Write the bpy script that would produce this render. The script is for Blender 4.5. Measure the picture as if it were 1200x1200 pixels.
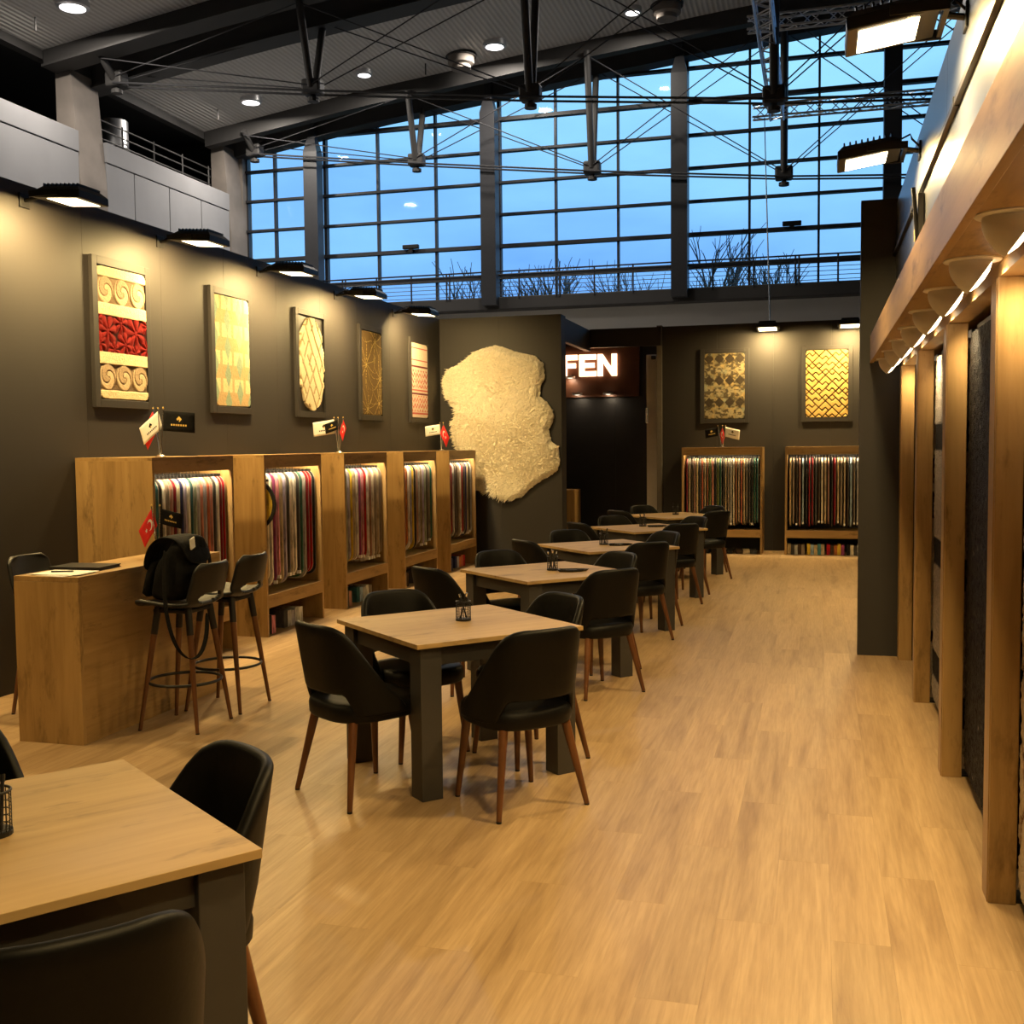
import bpy, bmesh, math, random
import numpy as np
from mathutils import Vector, Matrix

# ------------------------------------------------------------------ clear
for o in list(bpy.data.objects):
    bpy.data.objects.remove(o)
SC = bpy.context.scene
COL = SC.collection
RAD = math.radians
random.seed(7)
RNG = np.random.default_rng(11)

# ------------------------------------------------------------------ camera
cam_d = bpy.data.cameras.new('camera')
cam = bpy.data.objects.new('camera', cam_d)
COL.objects.link(cam)
cam_d.sensor_width = 36.0
cam_d.lens = 1290.0 / 1200.0 * 36.0
cam_d.clip_end = 300
_yaw, _pitch, _roll = math.atan2(360, math.hypot(1290, 78)), math.atan2(78, 1290), 0.010
_fw = Vector((-math.sin(_yaw)*math.cos(_pitch), math.cos(_yaw)*math.cos(_pitch), -math.sin(_pitch)))
_r0 = Vector((math.cos(_yaw), math.sin(_yaw), 0))
_u0 = _r0.cross(_fw)
_R = math.cos(_roll)*_r0 - math.sin(_roll)*_u0
_U = math.sin(_roll)*_r0 + math.cos(_roll)*_u0
cam.matrix_world = Matrix(((_R.x, _U.x, -_fw.x, 0), (_R.y, _U.y, -_fw.y, 0), (_R.z, _U.z, -_fw.z, 1.65), (0, 0, 0, 1)))
SC.camera = cam

# ------------------------------------------------------------------ world: blue dusk sky with soft cloud
W = bpy.data.worlds.new('dusk_sky')
SC.world = W
W.use_nodes = True
_nt = W.node_tree
_nt.nodes.clear()
_out = _nt.nodes.new('ShaderNodeOutputWorld')
_bg = _nt.nodes.new('ShaderNodeBackground')
_bg.inputs['Strength'].default_value = 2.35
_tc = _nt.nodes.new('ShaderNodeTexCoord')
_mp = _nt.nodes.new('ShaderNodeMapping')
_mp.inputs['Scale'].default_value = (3, 3, 9)
_nz = _nt.nodes.new('ShaderNodeTexNoise')
_nz.inputs['Scale'].default_value = 1.6
_nz.inputs['Detail'].default_value = 5
_sx = _nt.nodes.new('ShaderNodeSeparateXYZ')
_nt.links.new(_tc.outputs['Generated'], _sx.inputs['Vector'])
_cl = _nt.nodes.new('ShaderNodeMath')
_cl.operation = 'MULTIPLY_ADD'
_cl.inputs[1].default_value = 0.42
_cl.inputs[2].default_value = -0.21
_nt.links.new(_nz.outputs['Fac'], _cl.inputs[0])
_ad = _nt.nodes.new('ShaderNodeMath')
_ad.operation = 'ADD'
_nt.links.new(_sx.outputs['Z'], _ad.inputs[0])
_nt.links.new(_cl.outputs[0], _ad.inputs[1])
_rp = _nt.nodes.new('ShaderNodeValToRGB')
_rp.color_ramp.elements[0].position = 0.08
_rp.color_ramp.elements[0].color = (0.090, 0.215, 0.50, 1)
_rp.color_ramp.elements[1].position = 0.42
_rp.color_ramp.elements[1].color = (0.19, 0.40, 0.56, 1)
_nt.links.new(_tc.outputs['Generated'], _mp.inputs['Vector'])
_nt.links.new(_mp.outputs['Vector'], _nz.inputs['Vector'])
_nt.links.new(_ad.outputs[0], _rp.inputs['Fac'])
_nt.links.new(_rp.outputs['Color'], _bg.inputs['Color'])
_nt.links.new(_bg.outputs['Background'], _out.inputs['Surface'])

# ------------------------------------------------------------------ exposure and lamp strengths
VS = SC.view_settings
VS.view_transform = 'Standard'
VS.look = 'None'
VS.gamma = 1.0
VS.use_curve_mapping = False
VS.exposure = 0.0
FLOOD_W = 130.0       # wall floodlights
FLOOD_COL = (1.0, 0.695, 0.28)
SPOT_W = 3.6         # canopy spotlights
STRIP_W = 15.0        # rack strip lights
HALL_W = 280.0       # hall ceiling lamps

# ------------------------------------------------------------------ materials
MATS = {}
def nmat(name):
    m = bpy.data.materials.new(name)
    m.use_nodes = True
    nt = m.node_tree
    b = nt.nodes['Principled BSDF']
    return m, nt, b
def node(nt, t, **kw):
    n = nt.nodes.new(t)
    for k, v in kw.items():
        if k in n.inputs:
            n.inputs[k].default_value = v
        else:
            setattr(n, k, v)
    return n
def coords(nt, kind='Object', scale=(1, 1, 1), rnd=True):
    tc = node(nt, 'ShaderNodeTexCoord')
    mp = node(nt, 'ShaderNodeMapping')
    mp.inputs['Scale'].default_value = scale
    nt.links.new(tc.outputs[kind], mp.inputs['Vector'])
    if rnd:
        oi = node(nt, 'ShaderNodeObjectInfo')
        mul = node(nt, 'ShaderNodeMath', operation='MULTIPLY')
        mul.inputs[1].default_value = 37.0
        nt.links.new(oi.outputs['Random'], mul.inputs[0])
        nt.links.new(mul.outputs[0], mp.inputs['Location'])
    return mp.outputs['Vector']
def ramp(nt, fac, stops):
    r = node(nt, 'ShaderNodeValToRGB')
    e = r.color_ramp.elements
    while len(e) < len(stops):
        e.new(0.5)
    for i, (p, c) in enumerate(stops):
        e[i].position = p
        e[i].color = (*c, 1)
    nt.links.new(fac, r.inputs['Fac'])
    return r.outputs['Color']
def bump(nt, b, height, strength=0.2, dist=0.01):
    n = node(nt, 'ShaderNodeBump')
    n.inputs['Strength'].default_value = strength
    n.inputs['Distance'].default_value = dist
    nt.links.new(height, n.inputs['Height'])
    nt.links.new(n.outputs['Normal'], b.inputs['Normal'])
def plain(name, col, rough=0.5, metal=0.0, var=0.08, scale=12.0, bmp=0.0, spec=0.5):
    """flat colour with slight procedural unevenness"""
    if name in MATS:
        return MATS[name]
    m, nt, b = nmat(name)
    v = coords(nt, 'Object', (scale,)*3)
    nz = node(nt, 'ShaderNodeTexNoise', Scale=1.0, Detail=3.0)
    nt.links.new(v, nz.inputs['Vector'])
    lo = tuple(max(0, c*(1-var)) for c in col)
    hi = tuple(min(1, c*(1+var)) for c in col)
    nt.links.new(ramp(nt, nz.outputs['Fac'], [(0.3, lo), (0.7, hi)]), b.inputs['Base Color'])
    b.inputs['Roughness'].default_value = rough
    b.inputs['Metallic'].default_value = metal
    b.inputs['Specular IOR Level'].default_value = spec
    if bmp:
        bump(nt, b, nz.outputs['Fac'], bmp, 0.01)
    MATS[name] = m
    return m
def wood(name, dark, mid, light, grain='Y', rough=0.45, scale=1.0, knots=True):
    m, nt, b = nmat(name)
    s = {'X': (1.1, 16, 16), 'Y': (16, 1.1, 16), 'Z': (16, 16, 1.1)}[grain]
    s = tuple(q*scale for q in s)
    v = coords(nt, 'Object', s)
    n1 = node(nt, 'ShaderNodeTexNoise', Scale=1.0, Detail=6.0, Roughness=0.62, Distortion=0.6)
    nt.links.new(v, n1.inputs['Vector'])
    s2 = {'X': (0.5, 3, 3), 'Y': (3, 0.5, 3), 'Z': (3, 3, 0.5)}[grain]
    v2 = coords(nt, 'Object', tuple(q*scale for q in s2))
    n2 = node(nt, 'ShaderNodeTexNoise', Scale=1.0, Detail=3.0, Distortion=1.2)
    nt.links.new(v2, n2.inputs['Vector'])
    ad = node(nt, 'ShaderNodeMath', operation='ADD')
    nt.links.new(n1.outputs['Fac'], ad.inputs[0])
    nt.links.new(n2.outputs['Fac'], ad.inputs[1])
    hf = node(nt, 'ShaderNodeMath', operation='MULTIPLY')
    hf.inputs[1].default_value = 0.5
    nt.links.new(ad.outputs[0], hf.inputs[0])
    c = ramp(nt, hf.outputs[0], [(0.32, dark), (0.46, mid), (0.62, light)])
    if knots:
        s3 = {'X': (1.3, 4.5, 4.5), 'Y': (4.5, 1.3, 4.5), 'Z': (4.5, 4.5, 1.3)}[grain]
        v3 = coords(nt, 'Object', tuple(q*scale for q in s3))
        n3 = node(nt, 'ShaderNodeTexNoise', Scale=1.6, Detail=5.0, Roughness=0.7)
        nt.links.new(v3, n3.inputs['Vector'])
        mk = ramp(nt, n3.outputs['Fac'], [(0.55, (0, 0, 0)), (0.72, (1, 1, 1))])
        mx = node(nt, 'ShaderNodeMix', data_type='RGBA')
        nt.links.new(mk, mx.inputs['Factor'])
        nt.links.new(c, mx.inputs['A'])
        mx.inputs['B'].default_value = (*[q*0.62 for q in dark], 1)
        c = mx.outputs['Result']
    nt.links.new(c, b.inputs['Base Color'])
    b.inputs['Roughness'].default_value = rough
    bump(nt, b, n1.outputs['Fac'], 0.06, 0.004)
    MATS[name] = m
    return m
def emit(name, col, s):
    m, nt, b = nmat(name)
    b.inputs['Base Color'].default_value = (0.8, 0.8, 0.8, 1)
    b.inputs['Emission Color'].default_value = (*col, 1)
    b.inputs['Emission Strength'].default_value = s
    MATS[name] = m
    return m
def vcol(name, rough=0.95, bmp=0.5, scale=160.0, spec=0.1, sheen=0.0):
    """material reading the pile colour stored with the woven mesh"""
    m, nt, b = nmat(name)
    a = node(nt, 'ShaderNodeAttribute')
    a.attribute_name = 'pile'
    v = coords(nt, 'Object', (scale,)*3)
    nz = node(nt, 'ShaderNodeTexNoise', Scale=1.0, Detail=3.0)
    nt.links.new(v, nz.inputs['Vector'])
    mx = node(nt, 'ShaderNodeMix', data_type='RGBA', blend_type='MULTIPLY')
    mx.inputs['Factor'].default_value = 1.0
    nt.links.new(a.outputs['Color'], mx.inputs['A'])
    nt.links.new(ramp(nt, nz.outputs['Fac'], [(0.3, (0.72,)*3), (0.65, (1, 1, 1))]), mx.inputs['B'])
    nt.links.new(mx.outputs['Result'], b.inputs['Base Color'])
    b.inputs['Roughness'].default_value = rough
    b.inputs['Specular IOR Level'].default_value = spec
    bump(nt, b, nz.outputs['Fac'], bmp, 0.01)
    MATS[name] = m
    return m

wood('oak_z', (0.20, 0.112, 0.036), (0.31, 0.185, 0.066), (0.40, 0.25, 0.098), 'Z')
wood('oak_x', (0.20, 0.112, 0.036), (0.31, 0.185, 0.066), (0.40, 0.25, 0.098), 'X')
wood('oak_y', (0.20, 0.112, 0.036), (0.31, 0.185, 0.066), (0.40, 0.25, 0.098), 'Y')
wood('table_oak', (0.27, 0.165, 0.068), (0.40, 0.262, 0.110), (0.475, 0.318, 0.142), 'X', 0.5)
wood('walnut', (0.055, 0.019, 0.006), (0.105, 0.038, 0.012), (0.155, 0.060, 0.020), 'Z', 0.38, 1.5, False)
plain('wall_paint', (0.0220, 0.0195, 0.0187), 0.55, var=0.05, scale=2.0, spec=0.35)
plain('wall_edge', (0.12, 0.105, 0.09), 0.5)
plain('leather', (0.0028, 0.0025, 0.0022), 0.5, var=0.2, scale=60, bmp=0.05, spec=0.20)
plain('stool_black', (0.0055, 0.0052, 0.005), 0.45, var=0.1, scale=20)
plain('table_grey', (0.040, 0.037, 0.035), 0.5, var=0.06)
plain('black_metal', (0.016, 0.015, 0.015), 0.42, 0.4)
plain('black_cloth', (0.004, 0.004, 0.0045), 0.85, var=0.4, scale=40, bmp=0.4, spec=0.2)
plain('chrome', (0.75, 0.74, 0.72), 0.22, 1.0)
plain('steel_dark', (0.042, 0.040, 0.039), 0.6, var=0.1, scale=1.5)
plain('steel_cable', (0.05, 0.05, 0.055), 0.5, 0.3)
plain('steel_frame', (0.024, 0.025, 0.030), 0.5)
plain('aluminium', (0.62, 0.63, 0.66), 0.35, 0.9)
plain('concrete', (0.23, 0.20, 0.175), 0.9, var=0.2, scale=1.2, bmp=0.3)
plain('precast', (0.27, 0.27, 0.28), 0.85, var=0.06, scale=1.0)
plain('hall_white', (0.80, 0.77, 0.72), 0.8, var=0.03, scale=0.8)
plain('hall_dark', (0.022, 0.021, 0.021), 0.9, var=0.2, scale=0.6)
plain('hall_floor', (0.36, 0.35, 0.34), 0.8)
plain('upper_wall', (0.060, 0.068, 0.090), 0.32, var=0.03, scale=1.0, spec=0.6)
plain('white_paper', (0.78, 0.77, 0.75), 0.7, var=0.02)
plain('white_cloth', (0.72, 0.70, 0.67), 0.9, var=0.05, scale=40)
plain('red_cloth', (0.62, 0.02, 0.02), 0.85, var=0.1, scale=40)
plain('gold_print', (0.62, 0.42, 0.10), 0.5)
plain('white_door', (0.55, 0.52, 0.49), 0.5, var=0.03)
plain('reflector', (0.55, 0.52, 0.45), 0.3, 0.6)
plain('lamp_white', (0.66, 0.63, 0.58), 0.4, var=0.03)
plain('passage_dark', (0.017, 0.015, 0.014), 0.45, var=0.1)
plain('sign_board', (0.10, 0.035, 0.014), 0.5)
plain('bark', (0.06, 0.045, 0.04), 0.95, var=0.3)
plain('earth', (0.05, 0.06, 0.04), 1.0)
emit('flood_glow', (1.0, 0.80, 0.48), 9.0)
emit('spot_glow', (1.0, 0.78, 0.5), 9.0)
emit('strip_glow', (1.0, 0.80, 0.5), 6.0)
emit('hall_glow', (1.0, 0.95, 0.90), 5.0)
emit('sign_glow', (1.0, 0.62, 0.36), 4.0)
emit('down_glow', (1.0, 0.85, 0.65), 3.0)
vcol('pile')
vcol('shag', bmp=0.9, scale=90)
vcol('sequin', rough=0.6, bmp=1.0, scale=130, spec=0.12)

def floor_mat():
    m, nt, b = nmat('laminate')
    v = coords(nt, 'Object', (9, 0.7, 9))
    geo = node(nt, 'ShaderNodeNewGeometry')
    n1 = node(nt, 'ShaderNodeTexNoise', noise_dimensions='4D', Scale=1.0, Detail=7.0, Roughness=0.62, Distortion=0.9)
    nt.links.new(v, n1.inputs['Vector'])
    mu = node(nt, 'ShaderNodeMath', operation='MULTIPLY')
    mu.inputs[1].default_value = 50.0
    nt.links.new(geo.outputs['Random Per Island'], mu.inputs[0])
    nt.links.new(mu.outputs[0], n1.inputs['W'])
    c = ramp(nt, n1.outputs['Fac'], [(0.30, (0.265, 0.165, 0.080)), (0.46, (0.38, 0.256, 0.136)), (0.66, (0.455, 0.318, 0.178))])
    vf = coords(nt, 'Object', (90, 4, 90))
    nf = node(nt, 'ShaderNodeTexNoise', Scale=1.0, Detail=4.0, Roughness=0.6)
    nt.links.new(vf, nf.inputs['Vector'])
    mg = node(nt, 'ShaderNodeMix', data_type='RGBA', blend_type='MULTIPLY')
    mg.inputs['Factor'].default_value = 1.0
    nt.links.new(c, mg.inputs['A'])
    nt.links.new(ramp(nt, nf.outputs['Fac'], [(0.36, (0.86, 0.84, 0.80)), (0.6, (1.03, 1.03, 1.03))]), mg.inputs['B'])
    c = mg.outputs['Result']
    # board to board tone
    oi = node(nt, 'ShaderNodeObjectInfo')
    ad = node(nt, 'ShaderNodeMath', operation='ADD')
    nt.links.new(oi.outputs['Random'], ad.inputs[0])
    nt.links.new(geo.outputs['Random Per Island'], ad.inputs[1])
    fr = node(nt, 'ShaderNodeMath', operation='FRACT')
    nt.links.new(ad.outputs[0], fr.inputs[0])
    tone = ramp(nt, fr.outputs[0], [(0.0, (0.90, 0.89, 0.88)), (0.5, (0.97, 0.96, 0.95)), (1.0, (1.03, 1.02, 1.02))])
    mx = node(nt, 'ShaderNodeMix', data_type='RGBA', blend_type='MULTIPLY')
    mx.inputs['Factor'].default_value = 1.0
    nt.links.new(c, mx.inputs['A'])
    nt.links.new(tone, mx.inputs['B'])
    nt.links.new(mx.outputs['Result'], b.inputs['Base Color'])
    b.inputs['Roughness'].default_value = 0.40
    b.inputs['Specular IOR Level'].default_value = 0.5
    bump(nt, b, n1.outputs['Fac'], 0.05, 0.003)
    MATS['laminate'] = m
floor_mat()
def ceiling_mat():
    m, nt, b = nmat('corrugated')
    v = coords(nt, 'Object', (1, 1, 1), False)
    wv = node(nt, 'ShaderNodeTexWave', Scale=2.6, bands_direction='X')
    nt.links.new(v, wv.inputs['Vector'])
    nt.links.new(ramp(nt, wv.outputs['Fac'], [(0.0, (0.50, 0.48, 0.46)), (1.0, (0.64, 0.62, 0.60))]), b.inputs['Base Color'])
    b.inputs['Roughness'].default_value = 0.6
    bump(nt, b, wv.outputs['Fac'], 0.6, 0.03)
    MATS['corrugated'] = m
ceiling_mat()
def glass_mat():
    m, nt, b = nmat('window_glass')
    nt.nodes.remove(b)
    out = nt.nodes['Material Output']
    tr = node(nt, 'ShaderNodeBsdfTransparent', Color=(0.93, 0.97, 0.98, 1))
    gl = node(nt, 'ShaderNodeBsdfGlossy', Color=(0.8, 0.85, 0.9, 1), Roughness=0.03)
    fr = node(nt, 'ShaderNodeFresnel', IOR=1.35)
    mx = node(nt, 'ShaderNodeMixShader')
    wk = node(nt, 'ShaderNodeMath', operation='MULTIPLY')
    wk.inputs[1].default_value = 0.4
    nt.links.new(fr.outputs[0], wk.inputs[0])
    nt.links.new(wk.outputs[0], mx.inputs[0])
    nt.links.new(tr.outputs[0], mx.inputs[1])
    nt.links.new(gl.outputs[0], mx.inputs[2])
    nt.links.new(mx.outputs[0], out.inputs['Surface'])
    MATS['window_glass'] = m
glass_mat()

# ------------------------------------------------------------------ object helpers
def link(o, parent=None):
    COL.objects.link(o)
    if parent is not None:
        o.parent = parent
    return o
def tag(o, label, cat, group=None):
    o['label'] = label
    o['category'] = cat
    if group:
        o['group'] = group
    return o
def thing(name, label, cat, loc=(0, 0, 0), rz=0.0, group=None):
    o = bpy.data.objects.new(name, None)
    o.empty_display_size = 0.1
    link(o)
    o.location = loc
    o.rotation_euler = (0, 0, rz)
    return tag(o, label, cat, group)
def struct_empty(name, loc=(0, 0, 0)):
    o = bpy.data.objects.new(name, None)
    link(o)
    o.location = loc
    o['kind'] = 'structure'
    return o
def mk(name, bm, mat, parent=None, smooth=False, angle=None):
    me = bpy.data.meshes.new(name)
    bmesh.ops.recalc_face_normals(bm, faces=bm.faces[:])
    bm.to_mesh(me)
    bm.free()
    me.materials.append(MATS[mat] if isinstance(mat, str) else mat)
    if smooth:
        me.polygons.foreach_set('use_smooth', [True]*len(me.polygons))
        if angle:
            me.set_sharp_from_angle(angle=RAD(angle))
    return link(bpy.data.objects.new(name, me), parent)
def inst(name, src, parent=None, loc=(0, 0, 0), rot=(0, 0, 0)):
    o = src.copy()
    o.name = name
    COL.objects.link(o)
    o.parent = parent
    o.location = loc
    o.rotation_euler = rot
    return o
def dup(root, loc, rz, label, group=None):
    r = root.copy()
    COL.objects.link(r)
    r.location = loc
    r.rotation_euler = (0, 0, rz)
    r['label'] = label
    if group:
        r['group'] = group
    for ch in list(root.children):
        c = ch.copy()
        COL.objects.link(c)
        c.parent = r
        for g in list(ch.children):
            d = g.copy()
            COL.objects.link(d)
            d.parent = c
    return r
def BM():
    return bmesh.new()
def box(bm, x0, x1, y0, y1, z0, z1, bev=0.0):
    vs = [bm.verts.new(p) for p in ((x0, y0, z0), (x1, y0, z0), (x1, y1, z0), (x0, y1, z0), (x0, y0, z1), (x1, y0, z1), (x1, y1, z1), (x0, y1, z1))]
    fs = [bm.faces.new([vs[i] for i in f]) for f in ((0, 3, 2, 1), (4, 5, 6, 7), (0, 1, 5, 4), (1, 2, 6, 5), (2, 3, 7, 6), (3, 0, 4, 7))]
    if bev:
        ed = list({e for f in fs for e in f.edges})
        bmesh.ops.bevel(bm, geom=ed, offset=bev, segments=2, affect='EDGES', profile=0.5)
    return bm
def bx(x0, x1, y0, y1, z0, z1, bev=0.0):
    return box(BM(), x0, x1, y0, y1, z0, z1, bev)
def tube(bm, p0, p1, r0, r1=None, n=8, cap=True):
    r1 = r0 if r1 is None else r1
    p0, p1 = Vector(p0), Vector(p1)
    d = (p1-p0).normalized()
    a = d.orthogonal().normalized()
    c = d.cross(a)
    A, B = [], []
    for i in range(n):
        t = 2*math.pi*i/n
        v = a*math.cos(t)+c*math.sin(t)
        A.append(bm.verts.new(p0+v*r0))
        B.append(bm.verts.new(p1+v*r1))
    for i in range(n):
        j = (i+1) % n
        bm.faces.new((A[i], A[j], B[j], B[i]))
    if cap:
        bm.faces.new(A[::-1])
        bm.faces.new(B)
    return bm
def path(bm, pts, r, n=8, closed=False):
    pts = [Vector(p) for p in pts]
    rs = r if isinstance(r, (list, tuple)) else [r]*len(pts)
    rings = []
    prev = None
    N = len(pts)
    for i, p in enumerate(pts):
        if closed:
            d = (pts[(i+1) % N]-pts[i-1]).normalized()
        else:
            d = (pts[min(i+1, N-1)]-pts[max(i-1, 0)]).normalized()
        a = (prev-d*prev.dot(d)).normalized() if prev is not None else d.orthogonal().normalized()
        prev = a
        c = d.cross(a)
        rings.append([bm.verts.new(p+(a*math.cos(2*math.pi*k/n)+c*math.sin(2*math.pi*k/n))*rs[i]) for k in range(n)])
    for i in range(N if closed else N-1):
        A, B = rings[i], rings[(i+1) % N]
        for k in range(n):
            bm.faces.new((A[k], A[(k+1) % n], B[(k+1) % n], B[k]))
    if not closed:
        bm.faces.new(rings[0][::-1])
        bm.faces.new(rings[-1])
    return bm
def lathe(bm, prof, n=24, M=None):
    rings = []
    for r, z in prof:
        rings.append([bm.verts.new((M or Matrix()) @ Vector((r*math.cos(2*math.pi*k/n), r*math.sin(2*math.pi*k/n), z))) for k in range(n)])
    for A, B in zip(rings, rings[1:]):
        for k in range(n):
            bm.faces.new((A[k], A[(k+1) % n], B[(k+1) % n], B[k]))
    return bm
def loops(bm, rings, cap=True):
    R = [[bm.verts.new(p) for p in r] for r in rings]
    n = len(R[0])
    for A, B in zip(R, R[1:]):
        for k in range(n):
            bm.faces.new((A[k], A[(k+1) % n], B[(k+1) % n], B[k]))
    if cap:
        bm.faces.new(R[0][::-1])
        bm.faces.new(R[-1])
    return bm
def prism(bm, pts, axis, a0, a1):
    """outline (2-D) extruded along an axis; axis 'Y': pts are (x,z); 'X': pts are (y,z); 'Z': pts are (x,y)"""
    def P(p, a):
        return {'Y': (p[0], a, p[1]), 'X': (a, p[0], p[1]), 'Z': (p[0], p[1], a)}[axis]
    A = [bm.verts.new(P(p, a0)) for p in pts]
    B = [bm.verts.new(P(p, a1)) for p in pts]
    n = len(pts)
    for k in range(n):
        bm.faces.new((A[k], A[(k+1) % n], B[(k+1) % n], B[k]))
    bm.faces.new(A[::-1])
    bm.faces.new(B)
    return bm
def rrect(w, h, r, n=5, cx=0, cy=0):
    pts = []
    for sx, sy, a0 in ((1, 1, 0), (-1, 1, 90), (-1, -1, 180), (1, -1, 270)):
        for k in range(n+1):
            a = RAD(a0+90*k/n)
            pts.append((cx+sx*(w/2-r)+r*math.cos(a), cy+sy*(h/2-r)+r*math.sin(a)))
    return pts
def superell(a, b, e, n=40):
    out = []
    for k in range(n):
        t = 2*math.pi*k/n
        c, s = math.cos(t), math.sin(t)
        out.append((a*math.copysign(abs(c)**(2/e), c), b*math.copysign(abs(s)**(2/e), s)))
    return out
def area(name, loc, direction, sx, sy, power, col, parent=None, spread=180):
    d = bpy.data.lights.new(name, 'AREA')
    d.shape = 'RECTANGLE'
    d.size, d.size_y = sx, sy
    d.energy = power
    d.color = col
    d.spread = RAD(spread)
    o = bpy.data.objects.new(name, d)
    link(o, parent)
    o.location = loc
    o.rotation_euler = Vector(direction).to_track_quat('-Z', 'Y').to_euler()
    return o

# value noise on arrays
def vnoise(x, y, seed=0):
    xi, yi = np.floor(x).astype(int), np.floor(y).astype(int)
    fx, fy = x-xi, y-yi
    fx, fy = fx*fx*(3-2*fx), fy*fy*(3-2*fy)
    def hsh(a, b):
        h = (a*374761393 + b*668265263 + seed*1442695041) & 0xffffffff
        h = ((h ^ (h >> 13))*1274126177) & 0xffffffff
        return ((h ^ (h >> 16)) & 0xffff)/65535.0
    return (hsh(xi, yi)*(1-fx)+hsh(xi+1, yi)*fx)*(1-fy)+(hsh(xi, yi+1)*(1-fx)+hsh(xi+1, yi+1)*fx)*fy
def fbm(x, y, o=4, seed=0):
    s, a = 0, 0.5
    for k in range(o):
        s = s+a*vnoise(x*2**k, y*2**k, seed+k)
        a *= 0.5
    return s
def mixc(a, b, t):
    t = np.clip(t, 0, 1)[..., None]
    return np.asarray(a)*(1-t)+np.asarray(b)*t
def sstep(a, b, x):
    t = np.clip((x-a)/(b-a), 0, 1)
    return t*t*(3-2*t)
def relief(name, w, h, nx, ny, fn, mask, mat, parent, thick=0.012):
    """woven panel: local x across, z up (0..h), front towards local -y; fn(U,V)->height,colour with U,V in metres (V down from top)"""
    xs, zs = np.linspace(-w/2, w/2, nx), np.linspace(h, 0, ny)
    X, Z = np.meshgrid(xs, zs)
    H, Cc = fn(X, h-Z)
    ok = mask(X, h-Z) if mask is not None else np.ones_like(X, bool)
    Yf = -(thick+H)
    idx = -np.ones(X.shape, int)
    idx[ok] = np.arange(ok.sum())
    verts = np.stack([X[ok], Yf[ok], Z[ok]], 1)
    cols = Cc[ok]
    q = ok[:-1, :-1] & ok[1:, :-1] & ok[1:, 1:] & ok[:-1, 1:]
    a, b2, c, d = idx[:-1, :-1][q], idx[1:, :-1][q], idx[1:, 1:][q], idx[:-1, 1:][q]
    faces = np.stack([a, b2, c, d], 1)
    # boundary skirt back to the wall
    ed = np.concatenate([faces[:, [0, 1]], faces[:, [1, 2]], faces[:, [2, 3]], faces[:, [3, 0]]])
    key = np.sort(ed, 1)
    _, inv, cnt = np.unique(key[:, 0].astype(np.int64)*(len(verts)+1)+key[:, 1], return_inverse=True, return_counts=True)
    be = ed[cnt[inv] == 1]
    bv = np.unique(be)
    remap = {int(v): len(verts)+i for i, v in enumerate(bv)}
    back = verts[bv].copy()
    back[:, 1] = 0
    verts = np.concatenate([verts, back])
    cols = np.concatenate([cols, cols[bv]])
    allf = faces.tolist()+[[int(e1), int(e0), remap[int(e0)], remap[int(e1)]] for e0, e1 in be]
    me = bpy.data.meshes.new(name)
    me.from_pydata(verts.tolist(), [], allf)
    at = me.color_attributes.new('pile', 'FLOAT_COLOR', 'POINT')
    at.data.foreach_set('color', np.concatenate([cols, np.ones((len(cols), 1))], 1).astype(np.float32).ravel())
    me.polygons.foreach_set('use_smooth', [True]*len(me.polygons))
    me.materials.append(MATS[mat])
    return link(bpy.data.objects.new(name, me), parent)
def round_mask(w, h, r):
    def f(x, v):
        dx = np.maximum(np.abs(x)-(w/2-r), 0)
        dy = np.maximum(np.abs(v-h/2)-(h/2-r), 0)
        return dx*dx+dy*dy <= r*r*1.0001
    return f

# ================================================================== THE SETTING
# ---- laminate floor: boards run away from the entrance, 0.19 x 1.30 m
FX0, FX1, FY0, FY1 = -5.27, 0.98, -3.0, 17.3
floor = struct_empty('floor')
mk('underlay', bx(FX0-0.6, 1.3, FY0, 19.6, -0.06, -0.012), 'hall_floor', floor)
BW, BL = 0.19, 1.30
plank_src = mk('plank', bx(-BW/2+0.0001, BW/2-0.0001, -BL/2+0.0001, BL/2-0.0001, -0.012, 0.0, 0.0003), 'laminate', floor)
boards = []
for i in range(33):
    x = FX0+BW*(i+0.5)
    off = (i*0.47) % 1.0
    for j in range(-1, 17):
        y = FY0+(j+off+0.5)*BL
        if y+BL/2 < FY0 or y-BL/2 > FY1:
            continue
        boards.append((x, y))
def board_size(p):
    d = math.hypot(p[0], p[1])
    vis = p[1] > 1.2 and -1.0 < (p[0]+0.285*p[1])/max(p[1], 0.1)*2.1 < 1.25
    return (0 if vis else 1, d)
boards.sort(key=board_size)
first = True
for x, y in boards[:299]:
    if first:
        plank_src.location = (x, y, 0)
        first = False
    else:
        inst('plank', plank_src, floor, (x, y, 0))
bmr = BM()
for x, y in boards[299:]:
    box(bmr, x-BW/2+0.0001, x+BW/2-0.0001, max(y-BL/2, FY0)+0.0008, min(y+BL/2, FY1)-0.0008, -0.012, 0.0)
rest = mk('far_planks', bmr, 'laminate', floor)
rest['kind'] = 'stuff'
bmr = bx(-5.27, -2.36, 17.3, 18.4, -0.012, 0.0)
mk('passage_floor', bmr, 'hall_floor', floor)
hall_floor = mk('floor_hall', bx(-22, 14, -12, 31, -0.30, -0.10), 'hall_floor')
hall_floor['kind'] = 'structure'

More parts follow.
